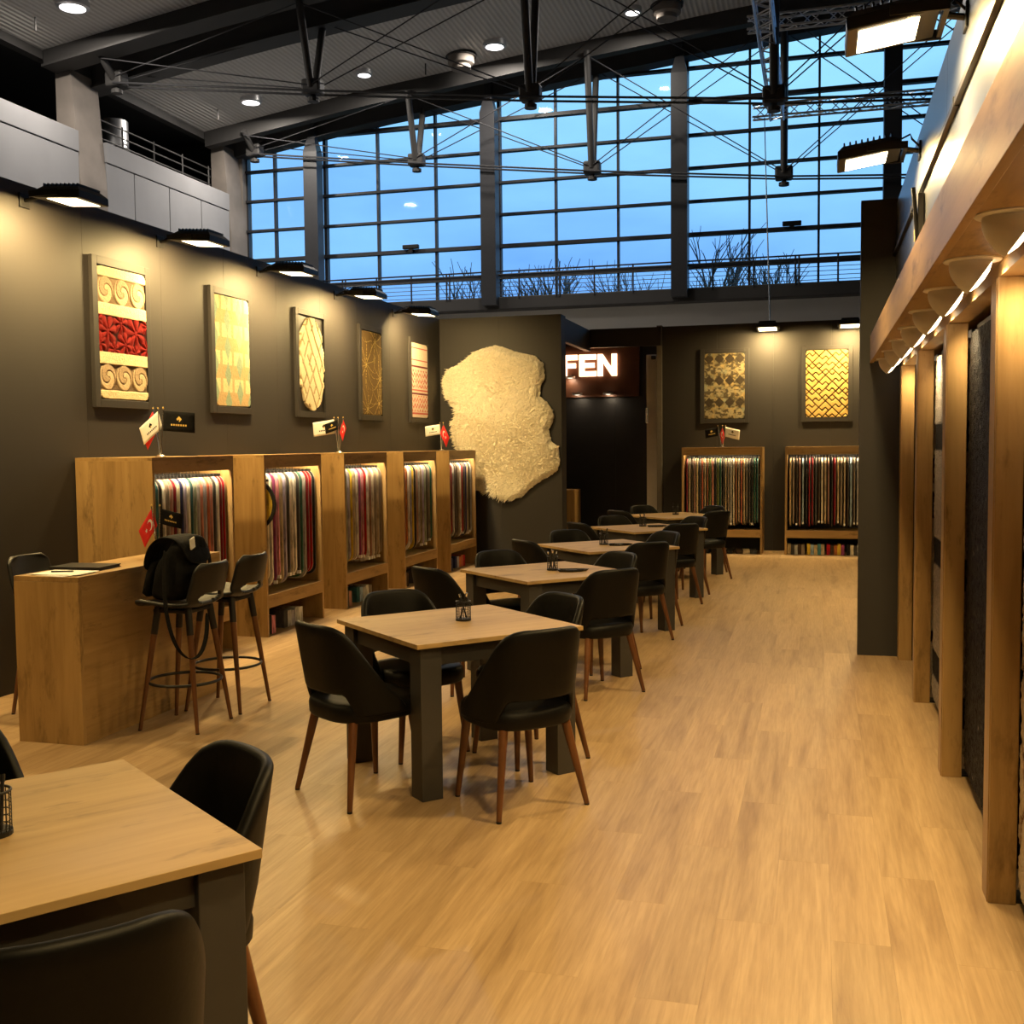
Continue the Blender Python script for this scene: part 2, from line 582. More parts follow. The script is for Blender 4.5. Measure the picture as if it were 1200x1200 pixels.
# ---- booth walls, built of boards with fine joints
WH = 3.475
def panel_wall(name, axis, c0, c1, a0, a1, h, n, mat='wall_paint'):
    """axis 'X': wall plane x in [c0,c1], running y a0..a1"""
    e = struct_empty(name)
    w = (a1-a0)/n
    for k in range(n):
        s, t = a0+k*w+0.0004, a0+(k+1)*w-0.0004
        b = bx(c0, c1, s, t, 0, h, 0.0012) if axis == 'X' else bx(s, t, c0, c1, 0, h, 0.0012)
        mk('wall_panel', b, mat, e)
    return e
panel_wall('wall_left', 'X', -5.39, -5.27, -3.0, 15.20, WH, 18)
panel_wall('wall_end', 'Y', 15.12, 15.20, -5.27, -3.475, WH, 2)
panel_wall('wall_passage', 'X', -3.56, -3.478, 15.20, 15.42, WH, 1)
panel_wall('wall_back', 'Y', 17.30, 17.40, -2.36, 1.02, WH, 4)
panel_wall('wall_divider', 'Y', 8.87, 8.95, 0.300, 1.02, WH, 1)
panel_wall('wall_right', 'X', 0.94, 1.02, -3.0, 8.86, 2.28, 8)
panel_wall('wall_far_right', 'X', 0.94, 1.02, 8.96, 17.29, WH, 6)
panel_wall('wall_sign', 'Y', 18.42, 18.5, -5.3, -2.3, WH, 3, 'passage_dark')
lint = mk('wall_lintel', bx(-3.475, -2.36, 17.12, 17.20, 3.17, 3.455), 'wall_paint')
lint['kind'] = 'structure'
hdr = mk('wall_header', bx(-3.56, -3.478, 15.42, 17.20, 3.12, WH-0.03), 'wall_paint')
hdr['kind'] = 'structure'
rec = mk('wall_recess', bx(-5.4, -5.3, 15.2, 18.5, 0, WH), 'passage_dark')
rec['kind'] = 'structure'
sd = mk('wall_jamb', bx(-2.44, -2.36, 17.25, 18.42, 0, 3.49), 'wall_edge')
sd['kind'] = 'structure'

# upper box wall above the canopy on the right
uw = struct_empty('wall_upper')
for k in range(7):
    y0 = -3.0+k*(11.87/7)
    mk('wall_panel', bx(0.555, 0.94, y0+0.0015, y0+11.87/7-0.0015, 2.28, 3.44, 0.002), 'upper_wall', uw)

# ---- hall shell
def S(name, bm, mat):
    o = mk(name, bm, mat)
    o['kind'] = 'structure'
    return o
RX = [-16.92, -14.5, -12.18, -9.83, -7.56, -4.985, -2.5, 2.0, 8.0, 14.0]
RZ = [10.65, 11.0, 11.33, 11.58, 11.84, 12.1, 12.36, 12.75, 13.1, 13.3]
def roofz(x):
    return float(np.interp(x, RX, RZ))
S('wall_hall_right', bx(13.9, 14.1, -12, 31, -0.1, 13.6), 'hall_dark')
S('wall_hall_rear', bx(-22, 14, -12.2, -12, -0.1, 13.6), 'hall_dark')
S('wall_hall_left', bx(-21.2, -21.0, -12, 31, -0.1, 12.0), 'hall_dark')
S('wall_far', bx(-22, 14, 30.0, 30.3, -0.1, 5.42), 'hall_white')
ceil = struct_empty('ceiling')
def roof_strip(y0, y1, bm):
    xs = [-16.92+i*(30.9/40) for i in range(41)]
    lo = [[bm.verts.new((x, y, roofz(x)+dz)) for x in xs] for y, dz in ((y0, 0), (y1, 0), (y0, .2), (y1, .2))]
    for i in range(40):
        for p, q in ((0, 1), (2, 3), (0, 2), (1, 3)):
            bm.faces.new((lo[p][i], lo[p][i+1], lo[q][i+1], lo[q][i]))
    return bm
for y0, y1 in ((-12, 8.5), (8.55, 15.0), (15.05, 21.85), (21.9, 28.45), (28.5, 30.3)):
    mk('roof_panel', roof_strip(y0, y1, BM()), 'corrugated', ceil, True, 30)
mk('eave_bulkhead', bx(-21.2, -16.92, -12, 30.3, 10.72, 11.4), 'hall_dark', ceil)
mk('eave_edge', bx(-17.15, -16.92, -12, 30.0, 10.45, 10.75), 'steel_dark', ceil)
# gallery on the left: precast parapet boards, pillars, railing
gal = struct_empty('wall_gallery')
for y0, y1 in ((2.0, 7.5), (7.55, 13.0), (13.05, 18.5), (18.55, 22.1), (23.12, 24.22), (24.25, 25.75), (25.78, 27.3), (27.33, 28.8)):
    mk('parapet_panel', bx(-16.75, -16.38, y0, y1, 6.2, 8.45, 0.01), 'precast', gal)
for y0, y1 in ((2.0, 22.1), (23.12, 28.8)):
    mk('parapet_cap', bx(-16.75, -16.36, y0, y1, 8.47, 8.94, 0.01), 'precast', gal)
S('floor_gallery', bx(-21, -16.76, 2, 30, 7.6, 7.9), 'hall_dark')
for k, (y0, y1) in enumerate(((22.12, 23.1), (28.85, 29.75), (15.5, 16.4))):
    t = thing('concrete_pillar', ['concrete pillar rising from the gallery parapet to the roof girder', 'concrete pillar at the edge of the tall window', 'concrete pillar further along the gallery'][k], 'pillar', (-16.6, y0, 0))
    b = BM()
    prism(b, [(-0.35, 0), (0.24, 0), (0.24, 7.8), (0.05, 10.35), (-0.35, 10.35)], 'Y', 0, y1-y0)
    mk('shaft', b, 'concrete', t)
    mk('bearing', bx(-0.3, 0.05, 0.15, y1-y0-0.15, 10.35, 10.62, 0.02), 'steel_dark', t)
gr = thing('gallery_railing', 'dark steel railing on the gallery behind the concrete parapet', 'railing', (-16.9, 23.2, 8.9))
b = BM()
for k in range(4):
    tube(b, (0, 0, 0.1+k*0.22), (0, 5.5, 0.1+k*0.22), 0.02, n=6)
mk('rail', b, 'steel_dark', gr)
for k in range(5):
    mk('baluster', tube(BM(), (0, k*1.35, -0.9), (0, k*1.35, 0.82), 0.025, n=6), 'steel_dark', gr)
dc = thing('air_duct', 'round metal air duct standing in the dark gallery recess', 'duct', (-17.6, 25.2, 7.9))
mk('shell', lathe(BM(), [(0.0, 0), (0.36, 0), (0.36, 0.8), (0.375, 0.82), (0.375, 0.88), (0.36, 0.9), (0.36, 2.2), (0.0, 2.2)], 24), 'aluminium', dc, True, 40)
mk('clamp', lathe(BM(), [(0.365, 1.4), (0.39, 1.4), (0.39, 1.5), (0.365, 1.5)], 24), 'steel_dark', dc)

# ---- tall window wall at the end of the hall
win = struct_empty('window_1')
WY = 30.0
colx = [-14.0, -8.73, -3.54, 1.72, 6.95]
rowz = [5.75, 6.33, 7.20, 8.07, 8.94, 9.80, 10.67, 11.54, 12.41, 13.2]
mull = []
for a, c in zip(colx, colx[1:]):
    mull += [a, a+(c-a)/3, a+2*(c-a)/3]
mull = [-16.4, -15.5] + mull + [colx[-1]]
def top_at(x):
    return min(13.2, roofz(x)-0.02)
pane_cache = {}
for a, c in zip(mull, mull[1:]):
    for z0, z1 in zip(rowz, rowz[1:]):
        zt = min(z1, top_at(a)+0.1)
        if zt-z0 < 0.12:
            continue
        key = (round(c-a, 3), round(zt-z0, 3))
        if key not in pane_cache:
            pane_cache[key] = mk('pane', bx(0.01, c-a-0.01, -0.012, 0.012, 0.01, zt-z0-0.01), 'window_glass', win)
            pane_cache[key].location = (a, WY, z0)
        else:
            inst('pane', pane_cache[key], win, (a, WY, z0))
for x in mull:
    if x in colx:
        continue
    mk('mullion', bx(x-0.03, x+0.03, WY-0.10, WY+0.05, 5.7, top_at(x)+0.1), 'steel_frame', win)
for i, z in enumerate(rowz[1:-1]):
    x0 = -16.45
    if z > 10.6:
        x0 = float(np.interp(z, RZ, RX))-0.3
    r = 0.05 if i in (1, 5) else 0.032
    mk('transom', bx(x0, 7.0, WY-0.16, WY+0.03, z-r, z+r), 'steel_frame', win)
mk('sill', bx(-16.6, 13.9, WY-0.5, WY+0.25, 5.40, 5.75, 0.02), 'steel_dark', win)
mk('side_jamb', bx(-17.2, -16.42, WY-0.3, WY+0.2, 5.2, 11.0), 'concrete', win)
mk('side_infill', bx(7.0, 13.9, WY-0.1, WY+0.2, 5.75, 13.6), 'hall_dark', win)
mk('corner_infill', bx(-21, -17.2, WY-0.1, WY+0.2, 5.18, 13.6), 'hall_dark', win)
for x in colx:
    b = BM()
    zt = top_at(x)
    loops(b, [[(x+0.21*sx*f, WY-0.62+0.2*sy*f, z) for sx, sy in ((-1, -1), (1, -1), (1, 1), (-1, 1))] for z, f in ((5.5, 1), (zt-1.0, 1), (zt-0.5, 0.45), (zt+0.1, 0.45))])
    mk('column', b, 'steel_frame', win)
    mk('mullion', bx(x+0.08, x+0.17, WY-0.12, WY+0.05, 5.7, zt+0.1), 'steel_frame', win)
# head girder above the glass
for y0, y1, dz in ((28.45, 28.75, 0.42), (29.45, 29.95, 0.55)):
    b = BM()
    xs = [-16.9+i*(30.7/30) for i in range(31)]
    loops(b, [[(x, y0, roofz(x)-dz), (x, y1, roofz(x)-dz), (x, y1, roofz(x)+0.05), (x, y0, roofz(x)+0.05)] for x in xs])
    mk('head_girder', b, 'steel_dark', win)
for x in (-11.2, -0.7):
    t = thing('smoke_vent_motor', 'small black actuator box clipped on the window bar ' + ('beside the left-hand column' if x < -5 else 'above the two back-wall lamps'), 'actuator', (x, WY-0.22, 7.20))
    mk('housing', bx(-0.24, 0.24, -0.07, 0.06, 0.05, 0.17, 0.02), 'black_metal', t)
    mk('bracket', bx(-0.06, 0.06, -0.05, 0.06, -0.06, 0.05), 'black_metal', t)

# railing along the window walkway
wr = thing('window_railing', 'slim steel railing with horizontal wires in front of the tall window', 'railing', (0, 29.5, 5.72))
for z, r, nm in ((0.72, 0.022, 'handrail'), (0.62, 0.035, 'top_rail')):
    mk(nm, tube(BM(), (-14, 0, z), (7, 0, z), r, n=6), 'steel_frame', wr)
for k in range(5):
    mk('wire', tube(BM(), (-14, 0, 0.08+k*0.11), (7, 0, 0.08+k*0.11), 0.009, n=5), 'steel_frame', wr)
x = -13.2
k = 0
while x < 6.9:
    mk('post', tube(BM(), (x, 0, -0.02), (x, 0, 0.70), 0.025, n=6), 'steel_frame', wr)
    if k % 3 == 0:
        mk('post', tube(BM(), (x+0.09, 0, -0.02), (x+0.09, 0, 0.70), 0.025, n=6), 'steel_frame', wr)
    x += 1.05
    k += 1

# ---- roof trusses: twin girders, V struts and crossed tie rods
def roof_truss(Y, label, girder):
    t = thing('roof_truss', label, 'truss', (0, Y, 0))
    nx = [-15.6, -10.68, -5.78, -0.88, 4.0, 8.9]
    nz = [10.02, 9.38, 8.80, 8.30, 8.0, 7.9]
    hw = 0.62
    if girder:
        for s in (-1, 1):
            b = BM()
            xs = [-16.9+i*(30.7/30) for i in range(31)]
            y0, y1 = s*hw-0.22, s*hw+0.22
            dz = 0.34 if s < 0 else 0.52
            loops(b, [[(x, y0, roofz(x)-dz), (x, y1, roofz(x)-dz), (x, y1, roofz(x)+0.03), (x, y0, roofz(x)+0.03)] for x in xs])
            mk('girder', b, 'steel_dark', t)
            b = BM()
            loops(b, [[(x, y0-0.08, roofz(x)-dz-0.05), (x, y1+0.08, roofz(x)-dz-0.05), (x, y1+0.08, roofz(x)-dz), (x, y0-0.08, roofz(x)-dz)] for x in xs])
            mk('flange', b, 'steel_dark', t)
    for i in range(len(nx)):
        p = Vector((nx[i], 0, nz[i]))
        for s in (-1, 1):
            mk('strut', tube(BM(), p+Vector((0, s*0.10, 0.10)), (nx[i], s*hw, roofz(nx[i])-0.3), 0.085, n=10), 'steel_dark', t, True, 40)
        b = BM()
        box(b, nx[i]-0.22, nx[i]+0.22, -0.16, 0.16, nz[i]-0.06, nz[i]+0.28, 0.05)
        lathe(b, [(0, -0.20), (0.13, -0.20), (0.13, -0.12), (0.06, -0.10), (0.06, 0)], 10, Matrix.Translation(p))
        mk('node_plate', b, 'steel_dark', t)
        if i+1 < len(nx):
            q = Vector((nx[i+1], 0, nz[i+1]))
            for s in (-1, 1):
                mk('chord_rod', tube(BM(), p+Vector((0, s*0.16, 0)), q+Vector((0, s*0.16, 0)), 0.024, n=6), 'steel_cable', t)
                mk('tie_rod', tube(BM(), p+Vector((0, s*0.16, 0.12)), (nx[i+1], s*hw, roofz(nx[i+1])-0.42), 0.014, n=6), 'steel_cable', t)
                mk('tie_rod', tube(BM(), q+Vector((0, s*0.16, 0.12)), (nx[i], s*hw, roofz(nx[i])-0.42), 0.014, n=6), 'steel_cable', t)
    return t
roof_truss(22.5, 'steel roof truss with V struts below the twin girder over the booth', True)
roof_truss(28.95, 'steel roof truss with crossed rods standing right before the tall window', False)

# aluminium lighting trusses
def box_truss(name, label, p0, p1, s):
    t = thing(name, label, 'truss', p0)
    d = Vector(p1)-Vector(p0)
    L = d.length
    d.normalize()
    side = d.cross(Vector((0, 0, 1))).normalized()
    up = side.cross(d)
    def P(a, u, v):
        return d*a+side*(u*s/2)+up*(v*s/2)
    for u, v in ((-1, -1), (1, -1), (1, 1), (-1, 1)):
        mk('chord', tube(BM(), P(0, u, v), P(L, u, v), 0.025, n=6), 'aluminium', t)
    n = max(2, int(L/(s*1.0)))
    b = BM()
    for k in range(n):
        a0, a1 = L*k/n, L*(k+1)/n
        for (u0, v0), (u1, v1) in (((-1, -1), (1, -1)), ((1, -1), (1, 1)), ((1, 1), (-1, 1)), ((-1, 1), (-1, -1))):
            x0, x1 = (a0, a1) if k % 2 else (a1, a0)
            tube(b, P(x0, u0, v0), P(x1, u1, v1), 0.012, n=5)
    mk('lacing', b, 'aluminium', t)
    return t
box_truss('lighting_truss', 'silver lattice lighting truss hung just below the roof edge', (-1.52, 24.5, 10.53), (3.5, 24.5, 10.53), 0.26)
box_truss('lighting_truss', 'silver lattice lighting truss hung across the middle of the window', (-1.58, 27.6, 9.58), (4.2, 27.6, 9.58), 0.28)
box_truss('lighting_truss', 'dark lattice truss running lengthwise beneath the roof', (-1.0, 15.5, 9.45), (-1.0, 27.4, 9.45), 0.30)
tag(mk('suspension_cable', tube(BM(), (-1.30, 27.6, 9.44), (-0.72, 17.2, 3.47), 0.012, n=5), 'steel_cable'), 'thin dark cable running down to the lamp above the patchwork panel', 'cable')
tag(mk('suspension_cable', tube(BM(), (1.75, 24.5, 12.6), (1.75, 24.5, 10.66), 0.012, n=5), 'steel_cable'), 'thin dark cable holding the lighting truss below the roof edge', 'cable')

# hall ceiling lamps and ventilation boxes
def hall_lamp(p, label, r, lit):
    z = roofz(p[0])
    t = thing('ceiling_lamp', label, 'lamp', (p[0], p[1], z))
    mk('ring', lathe(BM(), [(r, 0.04), (r, -0.10), (r*0.78, -0.12), (r*0.78, -0.02)], 24), 'aluminium', t, True, 40)
    mk('diffuser', lathe(BM(), [(0.0, -0.09), (r*0.4, -0.085), (r*0.77, -0.05)], 24), 'hall_glow', t, True)
    l = bpy.data.lights.new('lamp_light', 'AREA')
    l.shape = 'DISK'
    l.size = r*1.4
    l.energy = HALL_W*lit
    l.color = (1, 0.90, 0.78)
    o = link(bpy.data.objects.new('lamp_light', l), t)
    o.location = (0, 0, -0.14)
hall_lamp((-15.0, 20.2), 'round lit ceiling lamp above the concrete pillar, before the twin girder', 0.34, 1)
hall_lamp((-14.68, 27.1), 'round lit ceiling lamp near the ceiling corner by the window', 0.30, 1)
hall_lamp((-11.45, 27.2), 'small dim round ceiling lamp between the first two truss struts', 0.22, 0.4)
hall_lamp((-7.94, 27.3), 'round lit ceiling lamp close to the grey ventilation box', 0.30, 1)
hall_lamp((-4.4, 27.1), 'small dim round ceiling lamp beside the last ventilation box', 0.22, 0.4)
for x, y, lab in ((-8.93, 27.6, 'round grey ventilation outlet beside the lit ceiling lamp'), (-3.6, 27.3, 'round grey ventilation outlet beside the dim ceiling lamp')):
    t = thing('ventilation_outlet', lab, 'vent', (x, y, roofz(x)))
    mk('drum', lathe(BM(), [(0.34, 0.06), (0.34, -0.22), (0.25, -0.26), (0.25, -0.36), (0.18, -0.38), (0.0, -0.38)], 20), 'concrete', t, True, 35)
    mk('collar', lathe(BM(), [(0.35, 0.02), (0.40, 0.02), (0.40, -0.05), (0.35, -0.05)], 20), 'steel_dark', t)
for x, y in ((-16.0, 20.3), (-15.73, 27.2), (-9.9, 27.6)):
    tag(mk('sprinkler_pipe', tube(BM(), (x, y, roofz(x)), (x, y, roofz(x)-0.28), 0.02, n=6), 'steel_dark'), 'short dark pipe stub hanging straight from the corrugated ceiling', 'pipe', 'pipe stubs under the ceiling')

# ---- outside: ground and bare trees
S('floor_outside', bx(-60, 40, 31, 120, -0.5, -0.3), 'earth')
def bare_tree(label, loc, h, seed, spread=1.0):
    rnd = random.Random(seed)
    t = thing('bare_tree', label, 'tree', loc)
    trunk, twigs = BM(), BM()
    def grow(p, d, L, r, lv):
        q = p+d*L
        mid = p+d*L*0.5+Vector((rnd.uniform(-1, 1), rnd.uniform(-1, 1), 0))*L*0.05
        path(trunk if lv < 2 else twigs, [p, mid, q], [r, r*0.85, r*0.7], 5 if lv < 2 else 3)
        if lv >= 5:
            return
        for k in range(3 if lv < 4 else 2):
            a = Vector((rnd.uniform(-1, 1), rnd.uniform(-1, 1), rnd.uniform(-0.2, 0.6)))*spread
            nd = (d*1.0+a*0.75+Vector((0, 0, 0.25))).normalized()
            grow(q if k == 0 else p+d*L*rnd.uniform(0.55, 0.95), nd, L*rnd.uniform(0.62, 0.8), r*0.62, lv+1)
    grow(Vector((0, 0, 0)), Vector((rnd.uniform(-.1, .1), 0, 1)).normalized(), h*0.32, h*0.017, 0)
    mk('trunk', trunk, 'bark', t)
    mk('twigs', twigs, 'bark', t)
bare_tree('bare winter tree with a dense round crown outside the window', (-11.0, 47, -0.3), 12.4, 3)
bare_tree('thin bare tree outside, just beside the second window column', (-17.2, 54, -0.3), 12.8, 5)
bare_tree('leaning bare tree outside behind the third window column', (-5.4, 52, -0.3), 12.8, 8)
bare_tree('wide bare tree outside above the lamp over the maze panel', (-0.8, 47, -0.3), 11.7, 12)
bare_tree('low bare tree outside near the dense round one', (-9.6, 66, -0.3), 13.4, 21)

# ================================================================== BOOTH FITTINGS
# ---- floodlights on wall arms (local: wall at y=0, lamp reaches towards -y)
def floodlight(label, loc, rz, group, arm=0.20, power=FLOOD_W, tilt=4, aim=20, spread=172, yaw=0):
    t = thing('floodlight', label, 'floodlight', loc, rz, group)
    b = BM()
    box(b, -0.05, 0.05, -0.012, 0, -0.05, 0.05, 0.004)
    tube(b, (0, 0, 0), (0, -arm, 0.02), 0.014, n=8)
    mk('arm', b, 'black_metal', t)
    b = BM()
    for s in (-1, 1):
        box(b, s*0.165-0.006, s*0.165+0.006, -arm-0.2, -arm+0.02, -0.02, 0.02)
    box(b, -0.17, 0.17, -arm, -arm+0.02, -0.015, 0.015)
    mk('bracket', b, 'black_metal', t)
    M = Matrix.Translation((0, -arm-0.19, 0.0)) @ Matrix.Rotation(RAD(tilt), 4, 'X')
    b = BM()
    loops(b, [[M @ Vector((sx*0.155*f, sy*0.17*f, z)) for sx, sy in ((-1, -1), (1, -1), (1, 1), (-1, 1))] for z, f in ((-0.035, 1.0), (-0.030, 1.02), (0.015, 1.0), (0.045, 0.8))])
    for k in range(9):
        y = -0.13+k*0.0325
        b2 = [M @ Vector(p) for p in ((-0.12, y, 0.03), (0.12, y, 0.03), (0.12, y+0.008, 0.03), (-0.12, y+0.008, 0.03))]
        b3 = [M @ Vector(p) for p in ((-0.12, y, 0.065), (0.12, y, 0.065), (0.12, y+0.008, 0.065), (-0.12, y+0.008, 0.065))]
        loops(b, [b2, b3])
    mk('housing', b, 'black_metal', t)
    b = BM()
    b.faces.new([b.verts.new(M @ Vector(p)) for p in ((-0.13, -0.13, -0.0375), (0.13, -0.13, -0.0375), (0.13, 0.10, -0.0375), (-0.13, 0.10, -0.0375))])
    mk('lens', b, 'flood_glow', t)
    mk('cord', path(BM(), [(0.02, -arm-0.05, 0.05), (0.05, -arm+0.04, 0.085), (0.04, -arm/2, 0.06), (0.03, 0, 0.01)], 0.006, 6), 'black_metal', t, True)
    p = M @ Vector((0, -0.015, -0.045))
    d = Vector((math.tan(RAD(yaw)), math.sin(RAD(aim)), -math.cos(RAD(aim))))
    area('flood_light', p, d, 0.24, 0.21, power, FLOOD_COL, t, spread)
    return t
PANEL = ['red-banded framed rug', 'teal-diamond framed rug', 'scalloped cream framed rug', 'gold-veined brown framed rug', 'pink striped framed rug']
for k, y in enumerate((6.50, 8.12, 9.80, 11.58, 13.35)):
    floodlight('black floodlight on a wall arm above the ' + PANEL[k], (-5.27, y, 3.36), RAD(90), 'floodlights along the grey wall of framed rugs', 0.20, FLOOD_W*(1.1 if k == 4 else 1.0), yaw=30 if k == 4 else 0)
for k, y in enumerate((4.80, 3.1)):  # unseen lamps added outside the view to raise the floor brightness
    floodlight('added out-of-view black floodlight on the grey wall before the red-banded framed rug', (-5.27, y, 3.36), RAD(90), 'added floodlights along the bare stretch of grey wall', 0.20, FLOOD_W*(0.5 if k == 0 else 0.8))
floodlight('black floodlight over the canopy, close to the dark divider wall', (0.555, 6.85, 3.32), RAD(-90), 'floodlights above the wooden canopy', 0.10, FLOOD_W*0.75, 8, 14, 165)
floodlight('black floodlight over the canopy, next one out from the divider wall', (0.555, 4.78, 3.32), RAD(-90), 'floodlights above the wooden canopy', 0.10, FLOOD_W*0.75, 8, 14, 165)
for y in (2.7, 0.6):  # two more lamps added out of view, to brighten the floor
    floodlight('added out-of-view black floodlight over the canopy past the lattice rug', (0.555, y, 3.32), RAD(-90), 'added floodlights above the open end of the canopy', 0.10, FLOOD_W*0.75, 8, 14, 165)
floodlight('black floodlight on the back wall above the patchwork framed rug', (-0.74, 17.30, 3.37), 0, 'floodlights on the back wall', 0.20, FLOOD_W, -6)
floodlight('black floodlight on the back wall above the golden maze framed rug', (0.43, 17.30, 3.37), 0, 'floodlights on the back wall', 0.20, FLOOD_W, -6)

for y in (10.9, 12.7):  # lamps added out of sight to lighten the floor beyond the divider
    floodlight('added black floodlight on the side wall hidden behind the dark divider', (0.94, y, 3.36), RAD(-90), 'added floodlights behind the divider', 0.05, FLOOD_W*0.9)

# ---- wooden canopy, posts and rug displays on the right
cp = thing('display_canopy', 'long wooden canopy with deep fascia above the rug display posts', 'canopy', (0, 0, 2.25))
mk('fascia', bx(0.372, 0.400, -3.0, 8.865, 0.0, 0.205, 0.002), 'oak_y', cp)
mk('soffit', bx(0.400, 0.94, -3.0, 8.865, 0.012, 0.030), 'oak_y', cp)
mk('top_board', bx(0.400, 0.555, -3.0, 8.865, 0.185, 0.205), 'oak_y', cp)
mk('inner_rail', bx(0.60, 0.685, -3.0, 8.865, -0.035, 0.012), 'oak_y', cp)
POSTY = [2.60, 4.155, 5.706, 7.31, 8.72]
post_lab = ['oak post beside the lattice rug, towards the open end', 'oak post between the lattice rug and the glittering black rug', 'oak post between the glittering black rug and the grey banded rug', 'oak post between the grey banded rug and the pale striped rug', 'oak post touching the dark divider wall']
for y, lab in zip(POSTY, post_lab):
    t = thing('wooden_post', lab, 'post', (0.595, y, 0), 0, 'oak posts under the canopy')
    mk('shaft', bx(0.0, 0.092, 0.0, 0.14, 0.0, 2.215, 0.003), 'oak_z', t)
    mk('edge_strip', bx(-0.004, 0.0, 0.012, 0.128, 0.0, 2.21), 'oak_z', t)
    mk('foot_plate', bx(0.092, 0.15, 0.02, 0.12, 0.0, 0.012), 'black_metal', t)

def lattice_rug(x, v):
    n = fbm(x*60, v*60, 3, 4)
    cx = (x/0.34+0.25) % 1.0-0.5
    cy = (v/0.62+0.2) % 1.0-0.5
    d = np.abs(np.abs(cx)+np.abs(cy)*0.95-0.45+0.04*np.sin(v*40))
    line = 1-sstep(0.035, 0.07, d)
    col = mixc((0.66, 0.57, 0.45), (0.16, 0.055, 0.025), line)
    return 0.012*n+0.008*(1-line), col
def black_rug(x, v):
    n = fbm(x*70, v*70, 3, 9)
    w = np.abs((fbm(x*5+3, v*5, 3, 2)-0.47))
    vein = (1-sstep(0.0, 0.01, w))*0.6
    sp = (vnoise(x*190, v*190, 5) > 0.975).astype(float)  # sparkle put into the pile colour as pale specks
    col = mixc((0.007, 0.006, 0.005), (0.28, 0.23, 0.17), np.maximum(vein*0.35, sp))
    return 0.016*n, col
def grey_rug(x, v):
    n = fbm(x*80, v*80, 3, 6)
    dark = ((v % 0.70) > 0.40) & ((v % 0.70) < 0.56)
    col = mixc((0.30, 0.26, 0.22), (0.015, 0.013, 0.012), dark*1.0)
    col = col*(0.7+0.6*vnoise(x*90, v*90, 3))[..., None]
    return 0.014*n*(1-0.6*dark), np.clip(col, 0, 1)
def pale_rug(x, v):
    n = fbm(x*80, v*80, 3, 7)
    dark = ((v > 0.62) & (v < 0.78)) | ((v > 0.83) & (v < 1.0)) | ((v > 1.72) & (v < 1.80))
    col = mixc((0.62, 0.56, 0.47), (0.03, 0.02, 0.015), dark*1.0)
    return 0.014*n, col
rugdef = [(lattice_rug, 'shag', 2.74, 1.41, 'cream shaggy rug with brown diamond lattice hanging under the canopy'),
          (black_rug, 'sequin', 4.30, 1.40, 'glittering black shaggy rug hanging between two oak posts'),
          (grey_rug, 'shag', 5.85, 1.45, 'grey rug with black bands hanging between two oak posts'),
          (pale_rug, 'shag', 7.455, 1.26, 'pale rug with dark stripes hanging nearest the divider wall')]
for fn, mt, y0, w, lab in rugdef:
    t = thing('display_rug', lab, 'rug', (0.722, y0+w/2, 0.06), RAD(-90), 'large rugs hung under the canopy')
    relief('pile', w-0.02, 2.10, 110, 170, fn, round_mask(w-0.02, 2.10, 0.04), mt, t, 0.02)
    mk('hanging_bar', bx(-w/2+0.02, w/2-0.02, 0.0, 0.02, 2.06, 2.14), 'black_metal', t)

# canopy spotlights: round plate, bowl with its mouth turned to the rugs
SPOTLAB = ['beside the oak post at its open end', 'above the cream lattice rug', 'beside the post next to the lattice rug', 'above the black rug, nearer the lattice rug', 'above the black rug, nearer the grey banded rug',
           'above the grey banded rug, nearer the black rug', 'above the grey banded rug, nearer the pale rug', 'above the pale striped rug', 'beside the dark divider wall']
def flat_top(b):
    bmesh.ops.bisect_plane(b, geom=b.verts[:]+b.edges[:]+b.faces[:], plane_co=(0, 0, -0.004), plane_no=(0, 0, 1), clear_outer=True)
    return b
def spot_bowl():
    b = BM()
    R, L = 0.070, 0.112
    Mx = Matrix.Translation((0.026, 0, -0.058)) @ Matrix.Rotation(RAD(-55), 4, 'Y')
    pr = [(R*math.sin(math.pi/2*k/10), L*math.cos(math.pi/2*k/10)) for k in range(11)]
    lathe(b, pr+[(R*0.93, 0.001), (R*0.90, 0.02)], 28, Mx)
    flat_top(b)
    return b, Mx, R
for k, y in enumerate((2.5, 3.27, 4.05, 4.80, 5.56, 6.33, 7.10, 7.88, 8.6)):
    t = thing('spotlight', 'white bowl spotlight under the canopy, ' + SPOTLAB[k], 'spotlight', (0.497, y, 2.262), 0, 'bowl spotlights under the canopy')
    mk('plate', lathe(BM(), [(0.0, 0.0), (0.094, 0.0), (0.094, -0.004), (0.090, -0.007), (0.0, -0.007)], 28), 'lamp_white', t, True, 40)
    b, Mx, R = spot_bowl()
    mk('bowl', b, 'lamp_white', t, True, 50)
    mk('lamp_face', flat_top(lathe(BM(), [(0.0, -0.016), (R*0.45, -0.013), (R*0.80, -0.004), (R*0.88, 0.004)], 24, Mx)), 'spot_glow', t, True)
    d = Mx.to_3x3() @ Vector((0, 0, -1))
    area('spot_light', Mx @ Vector((0, 0, -0.018)), Vector((0.75, 0, -0.66)), 0.10, 0.10, SPOT_W, (1, 0.76, 0.42), t, 100)

